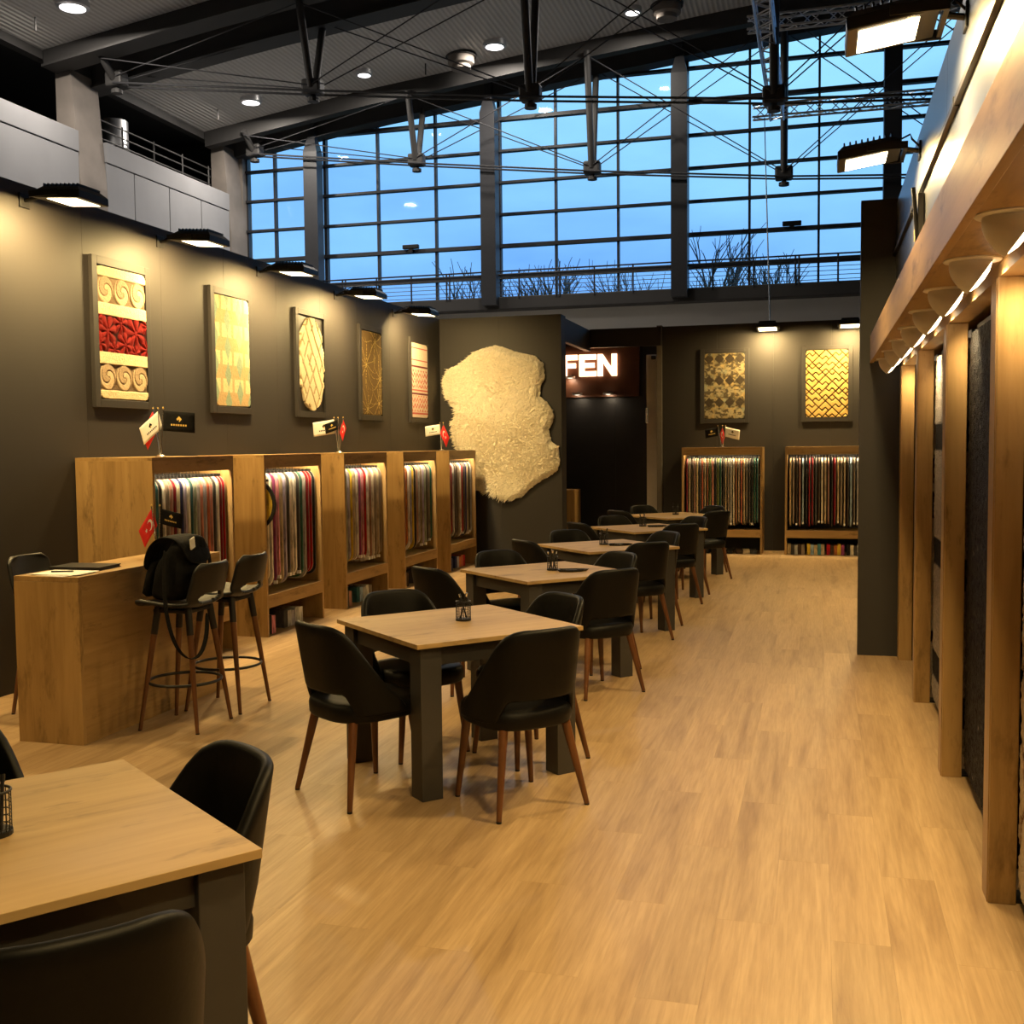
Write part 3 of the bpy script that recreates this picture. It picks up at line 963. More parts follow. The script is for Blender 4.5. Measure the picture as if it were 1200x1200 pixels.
# conduit and bracket on the upper wall
t = thing('cable_conduit', 'black cable conduit running along the grey wall above the canopy', 'conduit', (0.545, 0, 3.06))
mk('run', bx(-0.012, 0.01, -3.0, 8.86, -0.014, 0.014), 'black_metal', t)
for y in (1.0, 3.0, 5.0, 7.2):
    mk('clip', bx(-0.015, 0.01, y, y+0.03, -0.02, 0.02), 'black_metal', t)
t = thing('folded_bracket', 'black folded bracket with brass plate on the wall above the canopy', 'bracket', (0.555, 6.55, 2.72))
mk('plate', bx(-0.035, 0.0, 0.0, 0.12, 0.0, 0.30, 0.004), 'black_metal', t)
mk('strut', tube(BM(), (-0.03, 0.02, 0.0), (-0.06, 0.0, 0.33), 0.012, n=6), 'black_metal', t)
mk('brass_plate', bx(-0.045, -0.036, 0.02, 0.10, 0.05, 0.13), 'gold_print', t)

# ---- rug racks (local: x across, front at y=0 facing -y, depth to y=0.65)
HUES = {
 'teal blue': (0.06, 0.20, 0.25), 'dark teal': (0.03, 0.10, 0.11), 'black': (0.015, 0.014, 0.014), 'cream': (0.62, 0.55, 0.43),
 'white': (0.72, 0.68, 0.62), 'grey brown': (0.22, 0.17, 0.13), 'rose brown': (0.33, 0.17, 0.13), 'dark red': (0.22, 0.012, 0.02),
 'navy': (0.025, 0.03, 0.10), 'lavender': (0.36, 0.32, 0.48), 'sage green': (0.27, 0.32, 0.25), 'salmon': (0.56, 0.22, 0.17),
 'lilac grey': (0.34, 0.32, 0.38), 'brick': (0.42, 0.11, 0.06), 'charcoal': (0.06, 0.055, 0.055), 'red': (0.36, 0.012, 0.018),
 'pink': (0.62, 0.24, 0.30), 'plum': (0.25, 0.05, 0.15), 'light blue': (0.30, 0.40, 0.52), 'bottle green': (0.03, 0.11, 0.08),
 'silver grey': (0.40, 0.39, 0.38), 'mustard': (0.60, 0.40, 0.04), 'beige': (0.45, 0.35, 0.23), 'taupe': (0.26, 0.20, 0.15),
 'olive green': (0.12, 0.15, 0.04), 'rust': (0.40, 0.13, 0.04), 'dark brown': (0.055, 0.032, 0.020), 'sand': (0.52, 0.39, 0.22)}
def pile_mat(hue):
    nm = 'pile_'+hue.replace(' ', '_')
    if nm in MATS:
        return MATS[nm]
    c = HUES[hue]
    m, nt, b = nmat(nm)
    v = coords(nt, 'Object', (26, 26, 9))
    nz = node(nt, 'ShaderNodeTexNoise', Scale=1.0, Detail=4.0)
    nt.links.new(v, nz.inputs['Vector'])
    alt = tuple(min(1, q*0.55+0.02) for q in c)
    hi = tuple(min(1, q*1.2+0.01) for q in c)
    nt.links.new(ramp(nt, nz.outputs['Fac'], [(0.36, alt), (0.5, c), (0.68, hi)]), b.inputs['Base Color'])
    b.inputs['Roughness'].default_value = 0.95
    b.inputs['Specular IOR Level'].default_value = 0.1
    bump(nt, b, nz.outputs['Fac'], 0.5, 0.02)
    MATS[nm] = m
    return m
RUGM = {}
plain('pile_backing', (0.30, 0.27, 0.23), 0.95)
def rug_meshes(h, t):
    key = (round(h, 2), round(t, 3))
    if key in RUGM:
        return RUGM[key]
    w = 0.46
    src = []
    b = BM()
    prism(b, rrect(w, h, 0.085, 5, w/2, -h/2), 'X', -t/2, t/2)
    bmesh.ops.bevel(b, geom=[e for e in b.edges if abs(e.verts[0].co.x-e.verts[1].co.x) < 1e-6], offset=t*0.3, segments=1, affect='EDGES')
    src.append(('pile', b, 'white_cloth'))
    b = prism(BM(), rrect(w+0.006, h+0.006, 0.087, 5, w/2, -h/2), 'X', t/2, t/2+0.002)
    src.append(('backing', b, 'pile_backing'))
    b = BM()
    box(b, -0.008, 0.012, 0.04, w-0.04, -0.01, 0.012)
    # hook laid over the rod, whose centre is 0.255 behind the front edge and 0.062 up
    path(b, [(0, w/2, 0.008), (0, w/2+0.006, 0.040)]+[(0, 0.255-0.0145*math.cos(RAD(q)), 0.0613+0.0145*math.sin(RAD(q))) for q in range(0, 221, 20)], 0.003, 6)
    src.append(('hanger', b, 'black_metal'))
    b = bx(-t/2-0.002, t/2+0.004, -0.004, 0.03, -h+0.02, -h+0.05)
    src.append(('price_tag', b, 'white_paper'))
    out = []
    for nm, b, mt in src:
        me = bpy.data.meshes.new(nm)
        bmesh.ops.recalc_face_normals(b, faces=b.faces[:])
        b.to_mesh(me)
        b.free()
        me.materials.append(MATS[mt])
        out.append((nm, me))
    RUGM[key] = out
    return out
def hang_rug(mat4, x, hue, where, rnd, h=None, label=None, turn=0.0):
    h = h or rnd.choice((0.98, 1.00, 1.02))
    t = rnd.choice((0.014, 0.018, 0.022))
    p = mat4 @ Vector((x, 0.045, 1.435))
    rz = mat4.to_euler().z+turn
    r = thing('hanging_rug', label or f'{hue} rug sample hanging in the rack under the {where}', 'rug', p, rz, f'rug samples in the rack under the {where}')
    for nm, me in rug_meshes(h, t):
        o = link(bpy.data.objects.new(nm, me), r)
        if nm == 'pile':
            o.material_slots[0].link = 'OBJECT'
            o.material_slots[0].material = pile_mat(hue)
        if nm == 'price_tag' and rnd.random() < 0.68:
            bpy.data.objects.remove(o)
def rack(loc, rz, width, hues, where, seed, solid_dark=False):
    rnd = random.Random(seed)
    t = thing('rug_rack', f'oak open rack of hanging rug samples under the {where}', 'rack', loc, rz, 'oak rug racks')
    h, d, w = 1.59, 0.645, width
    mk('side_panel', bx(0, 0.03, 0, d, 0, h-0.025, 0.001), 'oak_z', t)
    mk('side_panel', bx(w-0.03, w, 0, d, 0, h-0.025, 0.001), 'oak_z', t)
    mk('top_panel', bx(0, w, 0, d, h-0.025, h), 'oak_x', t)
    mk('header', bx(0.03, w-0.03, 0.0, 0.025, h-0.115, h-0.025), 'oak_x', t)
    mk('back_panel', bx(0.03, w-0.03, d-0.015, d, 0.0, h-0.025), 'passage_dark' if solid_dark else 'oak_z', t)
    mk('shelf', bx(0.03, w-0.03, 0.02, d-0.015, 0.33, 0.36), 'oak_x', t)
    mk('shelf_front', bx(0.03, w-0.03, 0.0, 0.02, 0.25, 0.36), 'oak_x', t)
    rod = tube(BM(), (0.03, 0.30, 1.497), (w-0.03, 0.30, 1.497), 0.011, n=20)
    mk('hanging_rod', rod, 'chrome', t, True, 40)
    mk('strip_light', bx(0.06, w-0.06, 0.03, 0.05, h-0.045, h-0.030), 'strip_glow', t)
    area('strip_light_source', (w/2, 0.045, h-0.05), (0, 0.55, -1), w-0.15, 0.02, STRIP_W, (1, 0.78, 0.45), t, 170)
    M = Matrix.Translation(loc) @ Matrix.Rotation(rz, 4, 'Z')
    n = len(hues)
    x0, x1 = 0.075, w-0.075
    # neighbours turn only as far as the space between them allows
    step = 0.75*((x1-x0)/(n-1)-0.028)/0.46
    turn = 0.0
    for i, hu in enumerate(hues):
        turn = min(max(turn+rnd.uniform(-step, step), -RAD(3.5)), RAD(3.5))
        if hu:
            lab = None
            if hues.count(hu) > 1:
                sw = where.replace(' framed rug', ' panel').replace('brown ', '')
                nb = [q for q in hues[max(0, i-1):i]+hues[i+1:i+2] if q]
                lab = f'{hu} rug between {nb[0]} and {nb[1]} rugs in rack under {sw}' if len(nb) == 2 else f'{hu} rug at the rack end beside the {nb[0]} one, under {sw}'
            hang_rug(M, x0+(x1-x0)*i/(n-1), hu, where, rnd, None, lab, turn)
    return M, t
H1 = ['teal blue', 'dark teal', 'black', 'white', 'grey brown', 'rose brown', 'dark red', 'cream', 'navy', 'lavender', 'white', 'dark teal', 'sage green', 'silver grey', 'salmon', 'lilac grey', 'brick', 'salmon', 'charcoal', 'white', 'dark red', 'red']
H2 = [None, 'cream', 'white', 'plum', 'pink', 'beige', 'lavender', 'charcoal', 'cream', 'white', 'charcoal', 'bottle green', 'silver grey', 'dark red', 'red', 'black']
H3 = ['silver grey', 'sage green', 'lilac grey', 'mustard', 'beige', 'white', 'plum', 'pink', 'red', 'white', 'rose brown', 'cream', 'taupe', 'beige', 'grey brown']
H4 = ['taupe', 'red', 'rust', 'white', 'lilac grey', 'mustard', 'black', 'rose brown', 'silver grey', 'taupe', 'lavender', 'sage green', 'charcoal', 'grey brown', 'bottle green']
H5 = ['black', 'white', 'dark red', 'silver grey', 'charcoal', 'dark brown', 'taupe', 'white', 'red', 'charcoal', 'navy', 'beige', 'black', 'silver grey']
H6 = ['dark red', 'beige', 'dark brown', 'rose brown', 'sand', 'charcoal', 'brick', 'beige', 'rust', 'olive green', 'salmon', 'black', 'olive green', 'bottle green', 'black', 'sand', 'taupe', 'silver grey', 'cream', 'rust', 'beige', 'brick', 'sand', 'taupe', 'charcoal', 'black', 'bottle green', 'dark teal']
H7 = ['sand', 'taupe', 'dark brown', 'rose brown', 'light blue', 'black', 'red', 'dark red', 'charcoal', 'dark brown', 'cream', 'beige', 'rose brown', 'black', 'red', 'sand', 'taupe', 'beige', 'dark brown', 'light blue', 'taupe', 'silver grey', 'charcoal', 'sand']
RY = [6.94, 8.60, 10.27, 11.92, 13.56]
for k, (y, hs) in enumerate(zip(RY, (H1, H2, H3, H4, H5))):
    rack((-4.617, y, 0), RAD(90), 1.14, hs, PANEL[k], 40+k)
BACKP = ['patchwork framed rug', 'golden maze framed rug']
rack((-1.98, 16.65, 0), 0, 1.185, H6, BACKP[0], 50, True)
rack((-0.47, 16.65, 0), 0, 1.185, H7, BACKP[1], 51, True)
# round yellow rug in the second rack
t = thing('round_rug', 'round yellow rug with black rim hanging in the rack under the teal-diamond framed rug', 'rug', (-4.79, 8.668, 1.155), RAD(2))
mk('pile', lathe(BM(), [(0.0, 0.011), (0.205, 0.011), (0.215, 0.006), (0.215, -0.006), (0.205, -0.011), (0.0, -0.011)], 40, Matrix.Rotation(RAD(90), 4, 'X')), pile_mat('mustard'), t)
mk('rim', lathe(BM(), [(0.21, 0.012), (0.238, 0.010), (0.238, -0.010), (0.21, -0.012)], 40, Matrix.Rotation(RAD(90), 4, 'X')), pile_mat('black'), t)
b = BM()
box(b, -0.17, 0.17, -0.008, 0.008, 0.20, 0.222)
path(b, [(0, 0, 0.212), (-0.045, 0, 0.285), (-0.100, 0, 0.325)]+[(-0.127+0.0145*math.cos(RAD(q)), 0, 0.3413+0.0145*math.sin(RAD(q))) for q in range(0, 221, 20)], 0.003, 6)
mk('hanger', b, 'black_metal', t)
mk('price_tag', bx(0.10, 0.14, -0.016, -0.012, -0.20, -0.17), 'white_paper', t)

# carpet swatch blocks on the floor under the rack shelves
def swatch_block(label, loc, rz, L, D, H, hues, group='swatch blocks under the racks'):
    t = thing('swatch_block', label, 'carpet samples', loc, rz, group)
    n = len(hues)
    for i, hu in enumerate(hues):
        mk('swatch', bx(-L/2+L*i/n+0.001, -L/2+L*(i+1)/n-0.001, -D/2, D/2, 0, H*(1-0.05*((i*7) % 3)), 0.003), pile_mat(hu), t)
for k, y in enumerate(RY[1:]):
    nm = PANEL[k+1]
    swatch_block(f'wide grey-toned swatch block under the shelf below the {nm}', (-4.80, y+0.66, 0), RAD(90+random.uniform(-5, 5)), 0.36, 0.2, 0.16, [['charcoal', 'silver grey', 'lilac grey', 'silver grey', 'white'], ['dark teal', 'light blue', 'silver grey', 'white', 'taupe'], ['charcoal', 'light blue', 'silver grey', 'lilac grey', 'sage green'], ['navy', 'lilac grey', 'rust', 'brick', 'red']][k])
    swatch_block(f'small two-tone swatch block under the shelf below the {nm}', (-4.74, y+0.16, 0), RAD(90), 0.14, 0.16, 0.17, [['black', 'pink'], ['charcoal', 'rose brown'], ['beige', 'dark brown'], ['black', 'navy']][k])
R8 = random.Random(5)
allh = list(HUES)
for k in range(4):
    swatch_block(f'{["sand and grey", "mustard and blue", "red and brown", "cream and black"][k]} swatch row under the shelf below the golden maze framed rug', (-0.31+k*0.28, 16.82, 0), 0, 0.25, 0.2, 0.155, [['sand', 'charcoal', 'silver grey', 'dark brown', 'taupe'], ['mustard', 'light blue', 'sand', 'teal blue', 'beige'], ['red', 'dark brown', 'rust', 'mustard', 'plum'], ['black', 'cream', 'charcoal', 'white', 'dark brown']][k])
for k in range(3):
    swatch_block(f'dark pile of {["black", "charcoal", "brown"][k]} swatches under the shelf below the patchwork framed rug', (-1.72+k*0.34, 16.82, 0), RAD(k*6-5), 0.3, 0.24, 0.06, [['black', 'charcoal', 'black'], ['charcoal', 'taupe', 'black'], ['dark brown', 'beige', 'charcoal']][k])

# ---- framed rug panels on the walls (local: wall at y=0, front towards -y)
RW, RH = 0.625, 1.0
def f_red(x, v):
    t = v/RH
    n = fbm(x*90, v*90, 3, 3)
    cream, tan, dk = np.array((0.66, 0.55, 0.36)), np.array((0.50, 0.39, 0.26)), np.array((0.16, 0.11, 0.07))
    col = np.zeros(x.shape+(3,))+cream
    hgt = 0.012+0.004*n
    for c0, c1 in ((0.075, 0.275), (0.735, 0.935)):
        m = (t > c0) & (t < c1)
        cw = RW/3
        px = ((x+RW/2) % cw)/cw*2-1
        py = (t-(c0+c1)/2)/((c1-c0)/2)
        r = np.hypot(px, py*0.95)
        th = np.arctan2(py, px)
        sp = np.sin(th-5.2*r+0.6)
        gro = 1-sstep(0.06, 0.28, np.abs(sp))
        gro = np.maximum(gro, sstep(0.9, 1.0, r))
        c2 = mixc(tan, (0.36, 0.27, 0.18), sp > 0)
        c2 = mixc(c2, dk, gro*0.85)
        col = np.where(m[..., None], c2, col)
        hgt = np.where(m, 0.010*(1-gro)+0.003*n, hgt)
    m = (t > 0.365) & (t < 0.645)
    fx, fy = x*1.0, (v-0.505)
    best = np.full(x.shape, 9.0)
    pet = np.zeros(x.shape)
    for cx, cy, R in ((-0.20, -0.02, 0.13), (0.02, 0.07, 0.11), (0.16, -0.03, 0.14), (-0.30, 0.08, 0.1), (0.3, 0.09, 0.1), (-0.03, -0.09, 0.1), (0.31, -0.1, 0.08), (-0.32, -0.1, 0.08), (-0.12, 0.12, 0.08), (0.15, 0.13, 0.08)):
        r = np.hypot(fx-cx, fy-cy)/R
        a = np.arctan2(fy-cy, fx-cx)
        p = np.abs(np.sin(3.5*a+cx*20))*np.clip(1.15-r, 0, 1)*sstep(0.05, 0.3, r)
        p2 = (1-sstep(0.10, 0.22, r))*0.8
        pet = np.maximum(pet, np.maximum(p*1.7, p2))
    pet = np.clip(pet, 0, 1)
    cr = mixc((0.02, 0.0015, 0.002), (0.17, 0.009, 0.008), sstep(0.12, 0.45, pet))
    col = np.where(m[..., None], cr, col)
    hgt = np.where(m, 0.002+0.016*pet, hgt)
    return hgt, col
def f_teal(x, v):
    n = fbm(x*70, v*70, 3, 8)
    u = x+RW/2
    row = v/0.25
    col = np.zeros(x.shape+(3,))+np.array((0.50, 0.36, 0.20))
    k = np.floor(row+0.04*np.sin(u*20))
    alt = (row % 1.0)
    sh = np.abs(((u/0.205) % 1.0)-0.5)
    creamy = (alt < 0.5) & (sh > 0.10)
    col = np.where(creamy[..., None], np.array((0.66, 0.55, 0.33)), col)
    for cx, off in ((0.0, 0.0), (0.22, 0.09), (0.43, 0.0), (0.63, 0.09)):
        vv = ((v-off)/0.25) % 1.0
        wd = 0.058*(1-np.abs(vv-0.5)*2)
        m = np.abs(u-cx) < wd
        col = np.where(m[..., None], np.array((0.27, 0.37, 0.28)), col)
    col = col*(0.85+0.3*n)[..., None]
    return 0.010+0.006*n, np.clip(col, 0, 1)
def m_scallop(x, v):
    t = v/RH
    w = 0.30*np.sqrt(np.clip(1-np.abs((t-0.5)/0.5)**2.6, 0, 1))
    w = w-0.026*np.abs(np.sin(t*math.pi*5.5))
    w = np.where((t < 0.10) | (t > 0.90), np.minimum(w, 0.17*np.sqrt(np.clip(1-((np.abs(t-0.5)-0.36)/0.14)**2, 0, 1))+0.02), w)
    return np.abs(x) < w
def f_scallop(x, v):
    n = fbm(x*60, v*60, 3, 5)
    a = (x+v*0.62)/0.15
    c = (x-v*0.62)/0.15
    wob = 0.22*(fbm(x*6, v*6, 2, 1)-0.4)
    ga = 1-sstep(0.03, 0.13, np.abs(((a+wob) % 1)-0.5))
    gc = 1-sstep(0.03, 0.13, np.abs(((c+wob) % 1)-0.5))
    br = fbm(x*9+5, v*9, 2, 12)
    g = np.maximum(ga*(br > 0.34), gc*(br < 0.52))
    col = mixc((0.66, 0.57, 0.40), (0.26, 0.20, 0.10), g)
    return 0.016*(1-g)+0.005*n, col
def f_gold(x, v):
    n = fbm(x*90, v*90, 2, 5)
    line = np.zeros(x.shape)
    for cx, cy, R, nn in ((0.10, 0.11, 0.42, 9), (-0.18, 0.40, 0.40, 10), (0.24, 0.55, 0.38, 9), (-0.16, 0.94, 0.36, 11), (0.20, 0.86, 0.32, 9)):
        r = np.hypot(x-cx, v-cy)
        a = np.arctan2(v-cy, x-cx)+1.3*r*np.sin(5*r+cx*9)
        q = np.abs(np.sin(nn*a/2+cx*7))*r
        l = (1-sstep(0.003, 0.010, q))*np.clip(1.25-r/R, 0, 1)
        line = np.maximum(line, np.clip(l*1.4, 0, 1))
    col = mixc((0.145, 0.095, 0.040), (0.62, 0.46, 0.17), line)
    return 0.006+0.007*line+0.002*n, col
def f_pink(x, v):
    n = fbm(x*90, v*90, 2, 6)
    t = v/RH
    col = np.zeros(x.shape+(3,))+np.array((0.68, 0.55, 0.47))
    red, dk = np.array((0.52, 0.13, 0.12)), np.array((0.17, 0.04, 0.05))
    zig = np.abs(((x/0.10) % 1)-0.5)*2
    for c0, c1 in ((0.06, 0.075), (0.22, 0.235), (0.30, 0.325), (0.62, 0.64), (0.665, 0.69), (0.93, 0.955)):
        m = (t > c0) & (t < c1)
        col = np.where(m[..., None], red if c0 not in (0.30, 0.665) else dk, col)
    for c0, c1, a in ((0.36, 0.60, 0.5), (0.70, 0.92, 0.8)):
        m = (t > c0) & (t < c1)
        p = ((t-c0)*26+zig*1.4) % 2
        q = (p < 0.9) & (vnoise(x*70, v*70, 3) > 0.25)
        col = np.where((m & q)[..., None], red*(0.8+a*0.4), col)
    return 0.008+0.004*n, np.clip(col, 0, 1)
def f_patch(x, v):
    n = fbm(x*26, v*26, 4, 15)
    u = (x+RW/2)/(RW/4)
    row = v/(RH/6)
    fu, fv = (u % 1)-0.5, (row % 1)-0.5
    dm = (np.abs(fu)+np.abs(fv)) < 0.47
    iu, iv = np.floor(u), np.floor(row)
    h1 = ((iu*13+iv*7) % 5)/5
    base = mixc((0.30, 0.22, 0.10), (0.17, 0.16, 0.11), h1)
    dia = mixc((0.045, 0.035, 0.025), (0.30, 0.25, 0.15), ((iv.astype(int) % 2) == 1)*0.9)
    base = base*(0.45+1.1*n)[..., None]
    col = np.where(dm[..., None], dia, base)
    col = mixc(col, (0.20, 0.24, 0.19), (fbm(x*7, v*7, 2, 31) > 0.55)*0.5)
    col = mixc(col, (0.04, 0.03, 0.02), sstep(0.42, 0.60, fbm(x*26, v*34, 4, 3))*0.85)
    return 0.008+0.006*n, col
def f_maze(x, v):
    n = fbm(x*80, v*80, 2, 6)
    s = 0.068
    p, q = (x+v)/math.sqrt(2)/s+40.3, (x-v)/math.sqrt(2)/s+40.1
    i, j = np.floor(p).astype(int), np.floor(q).astype(int)
    def lab(i, j):
        blk = (i//4+j//4) % 2
        a, c = np.where(blk == 0, i, j), np.where(blk == 0, j, i)
        return np.where(c % 2 == 0, a//2, (a-1)//2)+1000*(c//2)+10**6*blk*0
    L = lab(i, j)
    fp, fq = p-i, q-j
    g = np.zeros(x.shape)
    for di, dj, d in ((1, 0, 1-fp), (-1, 0, fp), (0, 1, 1-fq), (0, -1, fq)):
        dif = lab(i+di, j+dj) != L
        g = np.maximum(g, dif*(1-sstep(0.06, 0.16, d)))
    col = mixc((0.50, 0.34, 0.11), (0.045, 0.025, 0.008), g)
    return 0.016*(1-g)+0.003*n, col
def framed(label, loc, rz, fn, mask=None, lighter=False):
    t = thing('framed_rug', label, 'framed rug', loc, rz, 'framed rugs on the grey walls')
    w, h, f, d = 0.74, 1.14, 0.062, 0.034
    for x0, x1, z0, z1 in ((-w/2, -w/2+f, 0, h), (w/2-f, w/2, 0, h), (-w/2+f, w/2-f, 0, f), (-w/2+f, w/2-f, h-f, h)):
        mk('frame_bar', bx(x0, x1, -d, 0, z0, z1, 0.003), 'wall_paint', t)
    mk('backing_board', bx(-w/2+f, w/2-f, -0.008, 0, f, h-f), 'passage_dark', t)
    o = relief('rug', RW-0.015, RH, 126, 200, fn, mask or round_mask(RW-0.015, RH, 0.035), 'pile', t, 0.012)
    o.location = (0, -0.008, 0.07)
framed('framed rug with cream bands, curled scrolls and a red flower band', (-5.27, 7.545, 1.97), RAD(90), f_red)
framed('framed rug of cream and tan blocks with teal diamonds', (-5.27, 9.215, 1.97), RAD(90), f_teal)
framed('framed scalloped oval cream rug with carved lattice', (-5.27, 10.88, 1.97), RAD(90), f_scallop, m_scallop)
framed('framed brown rug veined with radiating gold lines', (-5.27, 12.535, 1.97), RAD(90), f_gold)
framed('framed white and pink rug with zigzag stripes', (-5.27, 14.20, 1.97), RAD(90), f_pink)
framed('framed dark patchwork rug of diamonds on the back wall', (-1.40, 17.30, 1.96), 0, f_patch)
framed('framed golden rug with carved maze grooves on the back wall', (0.115, 17.30, 1.96), 0, f_maze)

# ---- sheepskin on the end wall
SK = [(-5.22, 2.6), (-5.15, 2.76), (-5.01, 2.81), (-4.84, 2.91), (-4.74, 2.99), (-4.61, 3.04), (-4.42, 3.08), (-4.28, 3.04), (-4.13, 2.98), (-3.96, 2.94), (-3.83, 2.9), (-3.72, 2.8), (-3.71, 2.72), (-3.7, 2.58), (-3.76, 2.48), (-3.77, 2.34), (-3.67, 2.26), (-3.59, 2.15), (-3.57, 2.04), (-3.6, 1.94), (-3.65, 1.87), (-3.63, 1.78), (-3.6, 1.69), (-3.51, 1.64), (-3.50, 1.52), (-3.49, 1.39), (-3.53, 1.28), (-3.64, 1.21), (-3.8, 1.12), (-3.95, 1.01), (-4.05, 0.91), (-4.18, 0.87), (-4.28, 0.86), (-4.39, 0.9), (-4.51, 0.93), (-4.64, 0.98), (-4.76, 1.02), (-4.90, 1.16), (-4.95, 1.35), (-5.0, 1.52), (-5.05, 1.65), (-5.09, 1.78), (-5.1, 1.97), (-5.05, 2.08), (-5.07, 2.2), (-5.13, 2.28), (-5.2, 2.4)]
SKC = np.array(SK)
sx0, sx1, sz0, sz1 = SKC[:, 0].min()-0.02, SKC[:, 0].max()+0.02, SKC[:, 1].min()-0.02, SKC[:, 1].max()+0.02
def sk_dist(x, v):
    X, Z = x+(sx0+sx1)/2, sz1-v
    ins = np.zeros(x.shape, bool)
    dist = np.full(x.shape, 9.0)
    n = len(SKC)
    for i in range(n):
        x0, z0 = SKC[i]
        x1, z1 = SKC[(i+1) % n]
        c = ((z0 > Z) != (z1 > Z)) & (X < (x1-x0)*(Z-z0)/(z1-z0+1e-12)+x0)
        ins ^= c
        tt = np.clip(((X-x0)*(x1-x0)+(Z-z0)*(z1-z0))/((x1-x0)**2+(z1-z0)**2+1e-9), 0, 1)
        dist = np.minimum(dist, np.hypot(X-x0-tt*(x1-x0), Z-z0-tt*(z1-z0)))
    return ins, dist
def m_skin(x, v):
    ins, d = sk_dist(x, v)
    return ins & (d > 0.014*vnoise(x*55, v*55, 2))
def f_skin(x, v):
    ins, d = sk_dist(x, v)
    wx, wv = x+0.30*fbm(x*4, v*4, 3, 4), v+0.30*fbm(x*4+9, v*4, 3, 5)
    curl = np.abs(fbm(wx*16, wv*12, 3, 33)-0.44)*4.0
    fine = fbm(wx*45, wv*30, 3, 7)
    big = fbm(x*4, v*4, 3, 21)
    e = sstep(0, 0.09, d)
    h = 0.012+0.030*e+0.030*e*np.clip(1-curl, 0, 1)*0.7+0.022*fine+0.03*big*e
    col = mixc((0.72, 0.64, 0.48), (0.86, 0.80, 0.66), 0.3+0.6*fine+0.4*(big-0.4))
    return h, np.clip(col, 0, 1)
t = thing('sheepskin', 'large irregular cream sheepskin hung on the dark end wall', 'sheepskin', ((sx0+sx1)/2, 15.115, sz0), 0)
relief('fleece', sx1-sx0, sz1-sz0, 240, 300, f_skin, m_skin, 'shag', t, 0.012)
plain('fleece', (0.84, 0.77, 0.62), 0.95, var=0.08, scale=30, spec=0.1)
rs = np.random.default_rng(3)
px, pv = rs.uniform(-(sx1-sx0)/2, (sx1-sx0)/2, 26000), rs.uniform(0, sz1-sz0, 26000)
ok = m_skin(px, pv)
px, pv = px[ok], pv[ok]
hh = f_skin(px, pv)[0]
flow = 6.3*fbm(px*2.2+1, pv*2.2, 3, 44)
TV, TF = [], []
for q in range(len(px)):
    L, r = rs.uniform(0.03, 0.055), rs.uniform(0.006, 0.011)
    bxq, bzq, byq = px[q], sz1-sz0-pv[q], -(0.010+hh[q])
    dx, dz = math.cos(flow[q])*0.75+rs.normal(0, .25), math.sin(flow[q])*0.75-0.35+rs.normal(0, .25)
    k = len(TV)
    for a in (0, 2.1, 4.2):
        TV.append((bxq+r*math.cos(a), byq+0.004, bzq+r*math.sin(a)))
    TV.append((bxq+dx*L, byq-L*0.45, bzq+dz*L))
    TF += [(k, k+1, k+3), (k+1, k+2, k+3), (k+2, k, k+3)]
me = bpy.data.meshes.new('wool_tufts')
me.from_pydata(TV, [], TF)
me.materials.append(MATS['fleece'])
o = link(bpy.data.objects.new('wool_tufts', me), t)
o['kind'] = 'stuff'
mk('hanging_peg', tube(BM(), ((-4.42)-(sx0+sx1)/2, 0.01, 2.2-0.05), ((-4.42)-(sx0+sx1)/2, -0.012, 2.2-0.05), 0.01, n=8), 'black_metal', t)

# ---- passage: lit sign, downlights, desk, door
t = thing('lit_sign', 'glowing orange white FEN letters on a dark board in the passage', 'sign', (-3.9, 18.30, 2.45))
mk('board', bx(-1.3, 1.02, 0.0, 0.122, 0.0, 0.86, 0.004), 'sign_board', t)
LZ, LH = 0.345, 0.365
def letter(rects, polys=()):
    b = BM()
    for x0, x1, z0, z1 in rects:
        box(b, x0, x1, -0.05, -0.004, LZ+z0, LZ+z1)
    for p in polys:
        prism(b, [(q[0], LZ+q[1]) for q in p], 'Y', -0.05, -0.004)
    return b
s = 0.085
mk('letter', letter([(-0.285, -0.20, 0, LH), (-0.20, -0.02, LH-s, LH), (-0.20, -0.05, 0.145, 0.225)]), 'sign_glow', t)
mk('letter', letter([(0.012, 0.097, 0, LH), (0.097, 0.295, LH-s, LH), (0.097, 0.270, 0.145, 0.225), (0.097, 0.300, 0, s)]), 'sign_glow', t)
mk('letter', letter([(0.325, 0.41, 0, LH), (0.565, 0.65, 0, LH)], [[(0.41, LH), (0.41, LH-0.13), (0.565, 0), (0.565, 0.13)]]), 'sign_glow', t)
area('sign_light', (0.1, -0.10, 0.54), (0, -1, -0.2), 0.8, 0.3, 5.0, (1, 0.45, 0.2), t)
for x, z, y, lab in ((-3.91, 2.515, 18.2, 'small round downlight below the glowing letters, under the letter E'), (-3.385, 2.515, 18.2, 'small round downlight below the glowing letters, under the letter N'), (-4.03, 2.80, 18.2, 'bright oval lamp tucked under the first glowing letter')):
    t = thing('downlight', lab, 'lamp', (x, y, z))
    mk('ring', lathe(BM(), [(0.05, 0.0), (0.085, 0.0), (0.085, -0.025), (0.07, -0.03), (0.06, -0.02)], 20), 'lamp_white', t, True, 40)
    mk('lens', lathe(BM(), [(0.0, -0.034), (0.03, -0.033), (0.062, -0.022)], 20), 'down_glow', t, True)
    mk('stem', tube(BM(), (0, 0, -0.005), (0, 0.13, 0.03), 0.012, n=6), 'black_metal', t)
    area('downlight_source', (0, 0, -0.05), (0, 0.3, -1), 0.08, 0.08, 1.2, (1, 0.8, 0.55), t)
t = thing('side_desk', 'narrow wooden desk end showing behind the sheepskin wall', 'desk', (-3.765, 17.28, 0))
